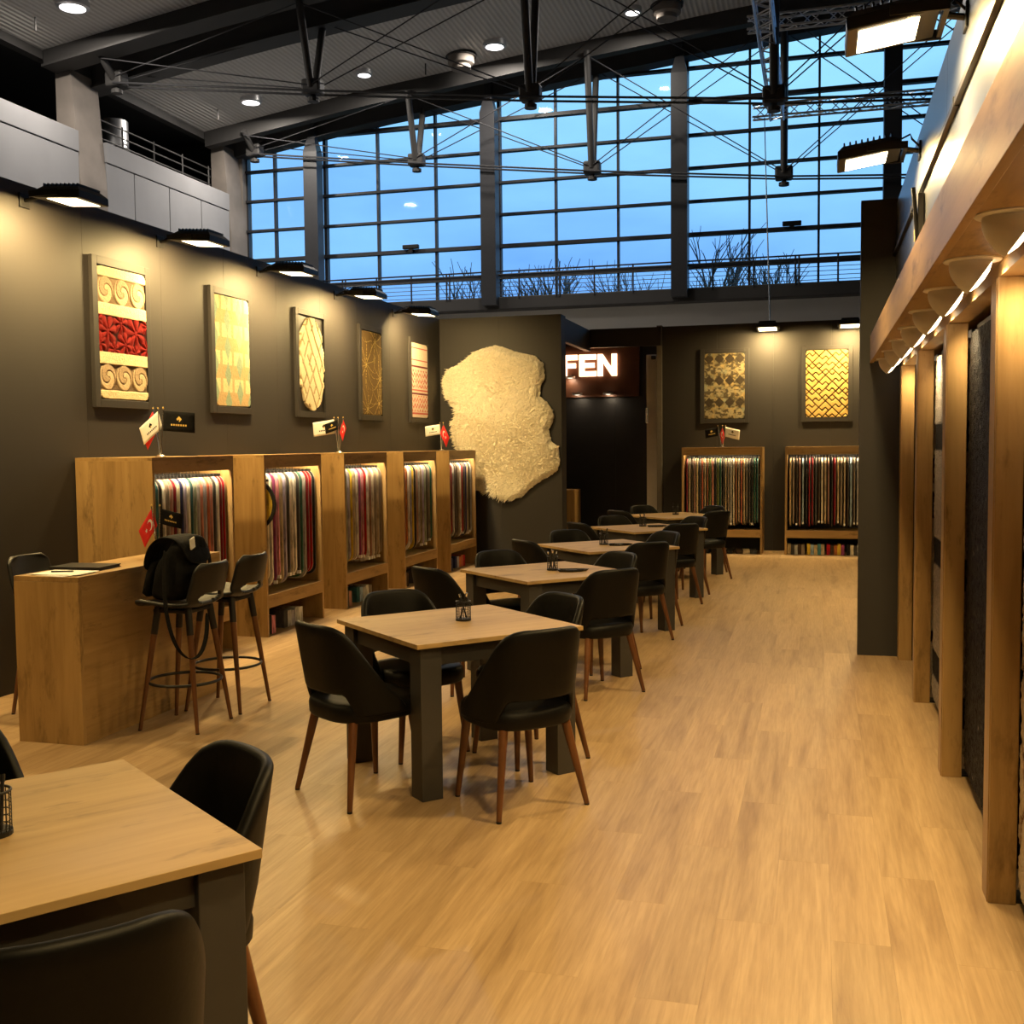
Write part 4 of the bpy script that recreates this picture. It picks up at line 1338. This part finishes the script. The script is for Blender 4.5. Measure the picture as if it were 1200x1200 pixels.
mk('end_panel', bx(-0.13, 0, 0, 0.45, 0, 0.90, 0.003), 'oak_z', t)
mk('desk_top', bx(-0.9, 0, 0, 0.45, 0.90, 0.925), 'oak_x', t)
mk('front_panel', bx(-0.9, -0.13, 0.02, 0.04, 0.0, 0.90), 'oak_z', t)
d1 = struct_empty('door_1', (-2.63, 17.46, 0))
mk('leaf', bx(0, 0.185, 0, 0.045, 0.01, 3.06, 0.004), 'white_door', d1)
mk('upper_leaf', bx(0, 0.185, -0.006, 0.0, 2.32, 3.05, 0.003), 'white_door', d1)
mk('lock_box', bx(-0.015, 0.03, -0.04, 0.0, 1.98, 2.22, 0.008), 'chrome', d1)
mk('closer', bx(0.08, 0.15, -0.05, 0.0, 2.98, 3.04, 0.006), 'black_metal', d1)

# ================================================================== FURNITURE
# ---- bar counter
t = thing('bar_counter', 'oak clad bar counter with waterfall end panel beside the stools', 'counter', (-4.365, 5.19, 0))
cw, cl, ch = 0.423, 1.50, 0.945
mk('worktop', bx(0, cw, 0, cl, ch-0.03, ch, 0.002), 'oak_y', t)
mk('end_panel', bx(0, cw, 0, 0.03, 0, ch-0.03, 0.0015), 'oak_z', t)
mk('end_panel', bx(0, cw, cl-0.03, cl, 0, ch-0.03, 0.0015), 'oak_z', t)
mk('front_panel', bx(cw-0.03, cw-0.001, 0.03, cl-0.03, 0, ch-0.03, 0.001), 'oak_y', t)
mk('inner_shelf', bx(0.02, cw-0.03, 0.03, cl-0.03, 0.5, 0.525), 'oak_y', t)
t = thing('paper_stack', 'loose white papers lying at the end of the bar counter', 'papers', (-4.16, 5.32, 0.945), RAD(-8))
for k in range(3):
    o = mk('sheet', bx(-0.15, 0.15, -0.105, 0.105, k*0.003, k*0.003+0.0022), 'white_paper', t)
    o.rotation_euler = (0, 0, RAD(k*7-5))
    o.location = (k*0.012, k*0.01, 0)
t = thing('pen', 'dark pen lying on the white papers on the counter', 'pen', (-4.15, 5.34, 0.9575), RAD(15))
mk('barrel', tube(BM(), (-0.07, 0, 0), (0.055, 0, 0), 0.005, n=8), 'black_metal', t)
mk('tip', tube(BM(), (0.055, 0, 0), (0.07, 0, 0), 0.004, 0.001, n=8), 'chrome', t)
t = thing('notebook', 'closed black notebook on the counter behind the white papers', 'notebook', (-4.20, 5.60, 0.945), RAD(4))
mk('cover', bx(-0.165, 0.165, -0.115, 0.115, 0.0, 0.004, 0.001), 'black_metal', t)
mk('pages', bx(-0.158, 0.160, -0.11, 0.11, 0.004, 0.015), 'black_metal', t)
mk('cover', bx(-0.165, 0.165, -0.115, 0.115, 0.015, 0.020, 0.001), 'black_metal', t)

# ---- bar stools (local: front +y, back -y)
def make_stool(label, loc, rz):
    t = thing('bar_stool', label, 'stool', loc, rz, 'bar stools at the counter')
    prof = [(0.215, 0.715), (0.205, 0.735), (0.16, 0.745), (0.08, 0.737), (0.0, 0.728), (-0.08, 0.725), (-0.14, 0.732), (-0.175, 0.755), (-0.195, 0.80), (-0.21, 0.85), (-0.225, 0.91), (-0.238, 0.96), (-0.245, 0.985)]
    P = [Vector((0, a, c)) for a, c in prof]
    cum = [0]
    for a, c in zip(P, P[1:]):
        cum.append(cum[-1]+(c-a).length)
    L = cum[-1]
    nu, nv = 32, 56
    grid = {}
    b = BM()
    for j in range(nv+1):
        s = L*j/nv
        y = np.interp(s, cum, [p.y for p in P])
        z = np.interp(s, cum, [p.z for p in P])
        tt = j/nv
        hw = 0.205*(1-0.55*max(0, (0.08-tt)/0.08)**2*0.4)*(1-0.12*max(0, (tt-0.6)/0.4))
        hw = hw-0.012*math.exp(-((tt-0.62)/0.08)**2)
        if tt > 0.93:
            hw = hw-0.05*((tt-0.93)/0.07)**2
        if tt < 0.06:
            hw = hw-0.04*((0.06-tt)/0.06)**2
        for i in range(nu+1):
            u = i/nu*2-1
            up = sstep(0.55, 0.7, tt)
            grid[i, j] = b.verts.new((hw*u, y+0.045*u*u*up, z+0.022*u*u*(1-up)))
    for j in range(nv):
        for i in range(nu):
            u, tt = (i+0.5)/nu*2-1, (j+0.5)/nv
            if (u/0.60)**2+((tt-0.665)/0.058)**2 < 1:
                continue
            b.faces.new((grid[i, j], grid[i+1, j], grid[i+1, j+1], grid[i, j+1]))
    for v in [v for v in b.verts if not v.link_faces]:
        b.verts.remove(v)
    o = mk('seat_shell', b, 'stool_black', t, True)
    md = o.modifiers.new('thick', 'SOLIDIFY')
    md.thickness = 0.026
    md.offset = 0
    md = o.modifiers.new('smooth', 'SUBSURF')
    md.levels = md.render_levels = 1
    for sx, sy in ((-1, 1), (1, 1), (-1, -1), (1, -1)):
        top, bot = Vector((sx*0.115, sy*0.10-0.005, 0.725)), Vector((sx*0.19, sy*0.19, 0.0))
        k = 0.22
        m = top.lerp(bot, k)
        leg = mk('leg', tube(BM(), m, bot, 0.019, 0.011, 12), 'walnut', t, True, 40)
        mk('sleeve', tube(BM(), top, m, 0.021, 0.0205, 12), 'stool_black', leg, True, 40)
        mk('foot_cap', tube(BM(), bot, bot+Vector((0, 0, 0.008)), 0.0115, 0.0115, 10), 'black_metal', leg)
    ring = [(0.21*math.cos(a*math.pi/20), 0.21*math.sin(a*math.pi/20), 0.275) for a in range(40)]
    mk('foot_ring', path(BM(), ring, 0.009, 8, True), 'black_metal', t, True)
    mk('seat_plate', bx(-0.13, 0.13, -0.12, 0.12, 0.690, 0.712, 0.004), 'black_metal', t)
    return t
make_stool('black bar stool holding the backpack, on walnut legs', (-3.638, 5.745, 0), RAD(90))
make_stool('empty black bar stool on the room side of the counter, by the racks', (-3.638, 6.235, 0), RAD(90))
make_stool('black bar stool between the counter and the grey wall', (-4.66, 5.91, 0), RAD(-90))

# backpack on the stool
t = thing('backpack', 'black backpack slumped on a bar stool with a strap hanging down', 'backpack', (-3.655, 5.70, 0.762), RAD(90))
b = BM()
rings = []
for k in range(13):
    f = k/12
    z = 0.325*f
    a = 0.15*(1-0.30*f**3)*(0.90+0.14*math.sin(math.pi*min(1, f*1.3)))
    c = 0.105*(1-0.42*f**2)*(0.92+0.1*math.sin(math.pi*f))
    if k == 0:
        a, c = a*0.8, c*0.8
    if k == 12:
        a, c = a*0.55, c*0.5
    rings.append([(p[0]+0.012*math.sin(f*5+p[1]*30), p[1]-0.075*f+0.008*math.sin(p[0]*40+f*9), z+0.02*math.sin(p[0]*14)*f) for p in superell(a, c, 3.0, 28)])
loops(b, rings)
o = mk('bag_body', b, 'black_cloth', t, True, 60)
md = o.modifiers.new('smooth', 'SUBSURF')
md.levels = md.render_levels = 1
b = BM()
loops(b, [[(p[0], 0.105+0.02*math.cos(z*9)+p[1]*0.35-0.05*z/0.3, 0.02+z) for p in superell(0.105*f, 0.09*f, 3, 20)] for z, f in ((0.0, 0.7), (0.02, 1), (0.12, 1), (0.17, 0.85), (0.185, 0.5))])
mk('front_pocket', b, 'black_cloth', t, True, 60)
b = BM()
prof = [(0.128, 0.14), (0.120, 0.22), (0.085, 0.295), (0.02, 0.335), (-0.06, 0.335), (-0.135, 0.28), (-0.160, 0.18)]
for (y0, z0), (y1, z1) in zip(prof, prof[1:]):
    vs = [b.verts.new(p) for p in ((-0.13, y0, z0), (0.13, y0, z0), (0.13, y1, z1), (-0.13, y1, z1))]
    b.faces.new(vs)
bmesh.ops.remove_doubles(b, verts=b.verts[:], dist=1e-4)
o = mk('top_flap', b, 'black_cloth', t, True)
md = o.modifiers.new('thick', 'SOLIDIFY')
md.thickness = 0.02
md = o.modifiers.new('smooth', 'SUBSURF')
md.levels = md.render_levels = 2
def ribbon(pts, w, ax=(1, 0, 0)):
    b = BM()
    A = Vector(ax)*w/2
    prev = None
    for p in pts:
        p = Vector(p)
        cur = (b.verts.new(p-A), b.verts.new(p+A))
        if prev:
            b.faces.new((prev[0], prev[1], cur[1], cur[0]))
        prev = cur
    return b
for nm, pts, ax in (('strap', [(-0.16, -0.04, 0.28), (-0.19, -0.05, 0.1), (-0.20, -0.06, -0.04), (-0.195, -0.10, -0.2), (-0.17, -0.16, -0.285), (-0.13, -0.22, -0.27), (-0.10, -0.245, -0.15), (-0.09, -0.235, -0.04)], (0.3, 1, 0)), ('strap', [(0.10, -0.09, 0.32), (0.12, -0.135, 0.25), (0.11, -0.145, 0.12), (0.10, -0.14, 0.05)], (1, 0, 0))):
    o = mk(nm, ribbon(pts, 0.035, Vector(ax).normalized()), 'black_cloth', t, True)
    md = o.modifiers.new('thick', 'SOLIDIFY')
    md.thickness = 0.006
    md = o.modifiers.new('smooth', 'SUBSURF')
    md.levels = md.render_levels = 2
t.scale = (1.12, 1.12, 1.16)
mk('buckle', bx(-0.03, 0.03, 0.125, 0.14, 0.10, 0.13, 0.004), 'black_metal', t)
o = mk('paper_corner', bx(-0.02, 0.02, -0.135, -0.128, 0.30, 0.355), 'white_paper', t)
o['label'] = 'folded white paper sticking out'
o.rotation_euler = (RAD(6), RAD(-18), 0)

# ---- square tables
def make_table(label, loc, deg):
    t = thing('square_table', label, 'table', loc, RAD(deg), 'square tables in a row')
    hs, h = 0.465, 0.745
    mk('table_top', bx(-hs, hs, -hs, hs, h-0.022, h, 0.0015), 'table_oak', t)
    for sx in (-1, 1):
        for sy in (-1, 1):
            x, y = sx*(hs-0.085), sy*(hs-0.085)
            mk('leg', bx(x-0.055, x+0.055, y-0.055, y+0.055, 0, h-0.022, 0.003), 'table_grey', t)
    for s in (-1, 1):
        a = hs-0.065
        mk('apron', bx(-hs+0.135, hs-0.135, s*a-0.011, s*a+0.011, h-0.115, h-0.022), 'table_grey', t)
        mk('apron', bx(s*a-0.011, s*a+0.011, -hs+0.135, hs-0.135, h-0.115, h-0.022), 'table_grey', t)
    return t
TP = [(-1.857, 2.10, 53.6), (-1.785, 5.33, 47.5), (-1.88, 7.69, 47.0), (-1.83, 9.74, 42.5), (-1.79, 11.89, 42.0), (-1.76, 14.02, 45.0)]
ORD = ['sixth', 'fifth', 'fourth', 'third', 'second', 'first']
tname = [f'{o} table from the back-wall racks' for o in ORD]
tname[-1] = 'table closest to the back-wall racks'
for k, (x, y, a) in enumerate(TP):
    make_table('square oak-topped table with grey legs, ' + tname[k], (x, y, 0), a)

# ---- upholstered chairs (local: facing +y)
def make_chair(label, loc, rz, group):
    t = thing('dining_chair', label, 'chair', loc, rz, group)
    b = BM()
    lv = [(0.385, 0.90), (0.388, 0.96), (0.40, 1.0), (0.44, 1.01), (0.462, 0.99), (0.474, 0.94), (0.478, 0.80), (0.479, 0.4)]
    loops(b, [[(p[0], p[1]+0.012, z) for p in superell(0.232*f, 0.238*f, 2.9, 40)] for z, f in lv])
    mk('seat', b, 'leather', t, True, 60)
    def centre(phi, z):
        q = (z-0.42)/0.42
        s, c = math.sin(phi), math.cos(phi)
        ax, ay = 0.240+0.020*q, 0.222+0.075*q
        e = 0.80
        return Vector((ax*math.copysign(abs(s)**e, s), -ay*math.copysign(abs(c)**e, c)+0.012, z))
    NP = 44
    rings = []
    PM = RAD(104)
    for i in range(NP+1):
        phi = -PM+2*PM*i/NP
        a = abs(math.degrees(phi))
        zt = float(np.interp(a, [0, 22, 32, 42, 50, 58, 70, 84, 95, 104], [0.846, 0.845, 0.838, 0.818, 0.785, 0.735, 0.655, 0.565, 0.495, 0.45]))
        zb = 0.520-0.103*float(sstep(34, 52, np.array(a)))
        zt = max(zt, zb+0.03)
        th = 0.017*(1-0.35*float(sstep(80, 104, np.array(a))))
        nrm = (centre(phi, 0.6)-Vector((0, 0.012, 0.6)))
        nrm.z = 0
        nrm.normalize()
        ring = []
        nz = 7
        for k in range(nz+1):
            z = zb+th+(zt-zb-2*th)*k/nz
            ring.append(centre(phi, z)+nrm*th)
        for k in range(1, 4):
            an = math.pi*k/4
            ring.append(centre(phi, zt-th)+nrm*th*math.cos(an)+Vector((0, 0, th*math.sin(an))))
        for k in range(nz+1):
            z = zt-th-(zt-zb-2*th)*k/nz
            ring.append(centre(phi, z)-nrm*th)
        for k in range(1, 4):
            an = math.pi+math.pi*k/4
            ring.append(centre(phi, zb+th)+nrm*th*math.cos(an)+Vector((0, 0, th*math.sin(an))))
        rings.append(ring)
    mk('backrest', loops(BM(), rings), 'leather', t, True, 70)
    for sx, sy in ((-1, 1), (1, 1), (-1, -1), (1, -1)):
        top = Vector((sx*0.165, sy*0.165+0.01, 0.392))
        bot = Vector((sx*(0.205 if sy > 0 else 0.235), sy*(0.205 if sy > 0 else 0.225), 0.0))
        leg = mk('leg', tube(BM(), top, bot+Vector((0, 0, 0.008)), 0.0225, 0.0125, 12), 'walnut', t, True, 40)
        mk('foot_glide', tube(BM(), bot, bot+Vector((0, 0, 0.008)), 0.012, 0.0125, 10), 'black_metal', leg)
    return t
# chair spots relative to each table: offset and heading towards the table
tshort = [f'at {o} table from the back racks' for o in ORD]
tshort[-1] = 'at table closest to back racks'
# in each table's own frame: side (degrees from its x axis), distance out, shift along the edge, heading
SPOT = {'A': (180, 0.59, 0.12, 8.5, 'with its back to the bar counter'), 'B': (270, 0.649, -0.049, 89.5, 'with its back to the oak posts'),
        'C': (0, 0.395, -0.045, 182, 'with its back to the back-wall racks'), 'D': (90, 0.395, 0.045, -88, 'with its back to the framed rugs')}
OFFS = {(2, 'A'): (0.17, -0.10, 0), (3, 'A'): (0.06, -0.06, -4), (4, 'A'): (0.09, -0.06, -4), (5, 'A'): (0.09, -0.10, 0), (3, 'B'): (-0.05, -0.05, 0), (4, 'B'): (-0.06, -0.05, -3), (5, 'B'): (0, 0, 4)}
proto = None
for k in range(1, 6):
    for key, (side, dn, dt, hd, how) in SPOT.items():
        on, ot, oa = OFFS.get((k, key), (0, 0, 0))
        tx, ty, rot = TP[k]
        u = RAD(rot+side)
        dn, dt = dn+on, dt+ot
        loc = (tx+dn*math.cos(u)-dt*math.sin(u), ty+dn*math.sin(u)+dt*math.cos(u), 0)
        rz = RAD(rot+hd+oa-90)
        lab = f'black chair {how}, {tshort[k]}'
        grp = f'chairs at the {tname[k]}'
        if proto is None:
            proto = make_chair(lab, loc, rz, grp)
        else:
            dup(proto, loc, rz, lab, grp)
T1 = tname[0]
dup(proto, (-1.385, 1.72, 0), RAD(137-90), f'black chair with its back to the oak posts, {tshort[0]}', f'chairs at the {T1}')
dup(proto, (-1.63, 2.40, 0), RAD(233.6-90), f'black chair with its back to the next table, {tshort[0]}', f'chairs at the {T1}')
dup(proto, (-2.37, 2.50, 0), RAD(-36-90), f'black chair with its back to the bar counter, {tshort[0]}', f'chairs at the {T1}')

# ---- pen cups, pens, trays
def pen_cup(label, loc, tall=0.10, r=0.036):
    t = thing('pen_cup', label, 'pen cup', loc, random.uniform(0, 1), 'wire pen cups on the tables')
    b = BM()
    n = 20
    for k in range(n):
        a = 2*math.pi*k/n
        tube(b, (r*math.cos(a), r*math.sin(a), 0), (r*math.cos(a), r*math.sin(a), tall), 0.0014, n=4)
    for k in range(1, 6):
        path(b, [(r*math.cos(2*math.pi*i/20), r*math.sin(2*math.pi*i/20), tall*k/6) for i in range(20)], 0.0012, 4, True)
    mk('wire_mesh', b, 'black_metal', t)
    mk('rim', path(BM(), [(r*math.cos(2*math.pi*i/24), r*math.sin(2*math.pi*i/24), tall) for i in range(24)], 0.0035, 6, True), 'black_metal', t, True)
    mk('base', lathe(BM(), [(0, 0), (r+0.003, 0), (r+0.003, 0.010), (r-0.002, 0.012), (0, 0.012)], 24), 'black_metal', t)
def pen(label, base, top, silver, group):
    t = thing('pen', label, 'pen', base, 0, group)
    d = Vector(top)-Vector(base)
    mk('barrel', tube(BM(), (0, 0, 0), d*0.86, 0.0045, n=8), 'black_metal', t)
    mk('cap', tube(BM(), d*0.86, d, 0.006, n=8), 'chrome' if silver else 'black_metal', t)
CUPS = [(-1.872, 2.125), (-1.772, 5.40), (-1.85, 7.72), (-1.868, 9.79), (-1.86, 12.05), (-1.755, 14.10)]
for k, (x, y) in enumerate(CUPS):
    pen_cup('round black wire pen cup on the ' + tname[k], (x, y, 0.745), 0.105 if k == 0 else 0.10, 0.042 if k == 0 else 0.038)
    for i in range([3, 2, 4, 3, 3, 2][k]):
        a = 2*math.pi*i/[3, 2, 4, 3, 3, 2][k]+k
        rc = 0.042 if k == 0 else 0.038
        b0 = (x+rc*0.55*math.cos(a), y+rc*0.55*math.sin(a), 0.7575)
        b1 = (x+rc*0.86*math.cos(a+1.5), y+rc*0.86*math.sin(a+1.5), 0.745+0.135+0.012*(i % 2))
        pen('slim pen standing in the wire cup on the ' + tname[k], b0, b1, k in (1, 2), 'pens in the cup on the ' + tname[k])
for k in (2, 3, 4):
    x, y = CUPS[k][0]+0.07, CUPS[k][1]-0.05
    t = thing('leaf_tray', 'small black pointed tray beside the pen cup on the ' + tname[k], 'tray', (x+0.07, y, 0.745), RAD(15), 'black trays on the tables')
    out = [(-0.09, -0.045), (0.02, -0.06), (0.10, -0.02), (0.14, 0.03), (0.06, 0.06), (-0.08, 0.05)]
    b = BM()
    rings = []
    for f, z in ((0.85, 0), (1, 0.016), (0.95, 0.016), (0.82, 0.006)):
        rings.append([(p[0]*f, p[1]*f, z) for p in out])
    loops(b, rings)
    mk('dish', b, 'black_metal', t)
    mk('card', bx(-0.03, 0.05, -0.02, 0.025, 0.007, 0.010), 'white_paper' if k != 2 else 'black_metal', t)

# ---- table-top flags
def flag_cloth(w, h, droop, curl, nx=12, ny=6):
    """sheet hanging from the pole at x=0, front towards -y"""
    V = []
    cs, sn = math.cos(droop), math.sin(droop)
    for j in range(ny+1):
        row = []
        for i in range(nx+1):
            u, v = w*i/nx, -h*j/ny
            y = 0.012*math.sin(u/w*5+1+j*0.25)*curl*(i/nx)
            row.append(Vector((u*cs+v*sn*0.35, y, -u*sn+v)))
        V.append(row)
    return V
def flag_obj(kind, M, parent, w=0.15, h=0.10, droop=0.5, curl=1.0, flip=1):
    V = flag_cloth(w, h, droop, curl)
    ny, nx = len(V)-1, len(V[0])-1
    def at(u, v, off=0.0):
        x, y = min(max(u, 0), 1)*nx, min(max(v, 0), 1)*ny
        i, j = min(int(x), nx-1), min(int(y), ny-1)
        fx, fy = x-i, y-j
        p = (V[j][i]*(1-fx)+V[j][i+1]*fx)*(1-fy)+(V[j+1][i]*(1-fx)+V[j+1][i+1]*fx)*fy
        return M @ Vector((p.x*flip, p.y+off, p.z))
    b = BM()
    g = [[b.verts.new(M @ Vector((p.x*flip, p.y, p.z))) for p in r] for r in V]
    for j in range(ny):
        for i in range(nx):
            b.faces.new((g[j][i], g[j][i+1], g[j+1][i+1], g[j+1][i]))
    f = mk('flag', b, {'red': 'red_cloth', 'white': 'white_cloth', 'black': 'black_cloth'}[kind], parent, True)
    md = f.modifiers.new('thick', 'SOLIDIFY')
    md.thickness = 0.0012
    md.offset = 0
    def poly(uv, mat, nm):
        for off in (-0.0022, 0.0022):
            b = BM()
            c0 = b.verts.new(at(sum(q[0] for q in uv)/len(uv), sum(q[1] for q in uv)/len(uv), off))
            vs = [b.verts.new(at(u, v, off)) for u, v in uv]
            for k in range(len(vs)):
                b.faces.new((c0, vs[k], vs[(k+1) % len(vs)]))
            mk(nm, b, mat, f)
    asp = w/h
    if kind == 'red':
        R, r, cx, ox = 0.25, 0.20, 0.36, 0.055
        arc = [(cx+R/asp*math.cos(RAD(a)), 0.5+R*math.sin(RAD(a))) for a in range(40, 321, 14)]
        inn = [(cx+ox+r/asp*math.cos(RAD(a)), 0.5+r*math.sin(RAD(a))) for a in range(306, 53, -14)]
        for off in (-0.0022, 0.0022):
            b = BM()
            inn = inn[::-1] if off < 0 else inn
            m = len(arc)
            A = [b.verts.new(at(u, v, off)) for u, v in arc]
            I = [b.verts.new(at(cx+ox+r/asp*math.cos(RAD(54+252*k/(m-1))), 0.5+r*math.sin(RAD(54+252*k/(m-1))), off)) for k in range(m)]
            for k in range(m-1):
                b.faces.new((A[k], A[k+1], I[k+1], I[k]))
            mk('crescent', b, 'white_cloth', f)
        st = []
        for k in range(10):
            rr = 0.13 if k % 2 == 0 else 0.05
            a = RAD(180+36*k)
            st.append((0.62+rr/asp*math.cos(a), 0.5+rr*math.sin(a)))
        poly(st, 'white_cloth', 'star')
    else:
        c1 = 'gold_print' if kind == 'black' else 'black_cloth'
        poly([(0.5, 0.22), (0.5+0.13/asp, 0.37), (0.5, 0.52), (0.5-0.13/asp, 0.37)], 'gold_print' if kind == 'black' else 'black_cloth', 'emblem')
        poly([(0.5, 0.37), (0.5+0.07/asp, 0.44), (0.5, 0.52), (0.5-0.07/asp, 0.44)], 'gold_print' if kind == 'white' else 'black_cloth', 'emblem_core')
        for k in range(7):
            u0 = 0.24+k*0.075
            poly([(u0, 0.62), (u0+0.05, 0.62), (u0+0.05, 0.71), (u0, 0.71)], c1, 'lettering')
def flag_stand(label, loc, rz, flags, ht=0.34):
    t = thing('flag_stand', label, 'flags', loc, rz, 'table flag stands')
    mk('base', lathe(BM(), [(0, 0), (0.042, 0), (0.042, 0.006), (0.030, 0.014), (0.010, 0.022), (0.008, 0.03), (0, 0.03)], 24), 'chrome', t, True, 50)
    for fi, (kind, lean, droop, flip, w) in enumerate(flags):
        tip = Vector((lean, 0.022*(len(flags)-1)-0.030*fi, ht))
        bot = Vector((lean*0.15, 0, 0.022))
        mk('pole', tube(BM(), bot, tip, 0.0038, n=8), 'chrome', t, True, 40)
        mk('finial', lathe(BM(), [(0, 0.0), (0.006, 0.004), (0.006, 0.010), (0, 0.016)], 10, Matrix.Translation(tip)), 'gold_print', t, True)
        flag_obj(kind, Matrix.Translation(tip-Vector((0, 0, 0.012))), t, w, w*0.66, droop, 1.0, flip)
flag_stand('two small flags, one red and one black, standing on the bar counter', (-4.165, 6.30, 0.945), RAD(28), [('red', -0.035, 1.05, -1, 0.17), ('black', 0.02, 0.28, 1, 0.15)], 0.33)
flag_stand('three small flags on the rack under the red-banded framed rug', (-4.80, 7.33, 1.59), RAD(28), [('red', -0.05, 1.1, -1, 0.19), ('white', -0.01, 0.75, -1, 0.19), ('black', 0.03, 0.08, 1, 0.23)], 0.36)
flag_stand('three small flags on the rack under the scalloped cream framed rug', (-4.80, 10.55, 1.59), RAD(28), [('white', -0.04, 0.15, -1, 0.22), ('black', 0.0, 0.35, -1, 0.15), ('red', 0.05, 1.3, -1, 0.14)], 0.36)
flag_stand('two small flags on the rack under the pink striped framed rug', (-4.80, 13.78, 1.59), RAD(28), [('white', -0.01, 0.15, -1, 0.20), ('red', 0.03, 1.15, 1, 0.195)], 0.36)
flag_stand('three small flags on the rack under the patchwork framed rug', (-1.40, 16.9, 1.59), 0, [('black', -0.07, 0.2, -1, 0.2), ('red', 0.0, 1.35, 1, 0.165), ('white', 0.05, 0.25, 1, 0.22)], 0.32)
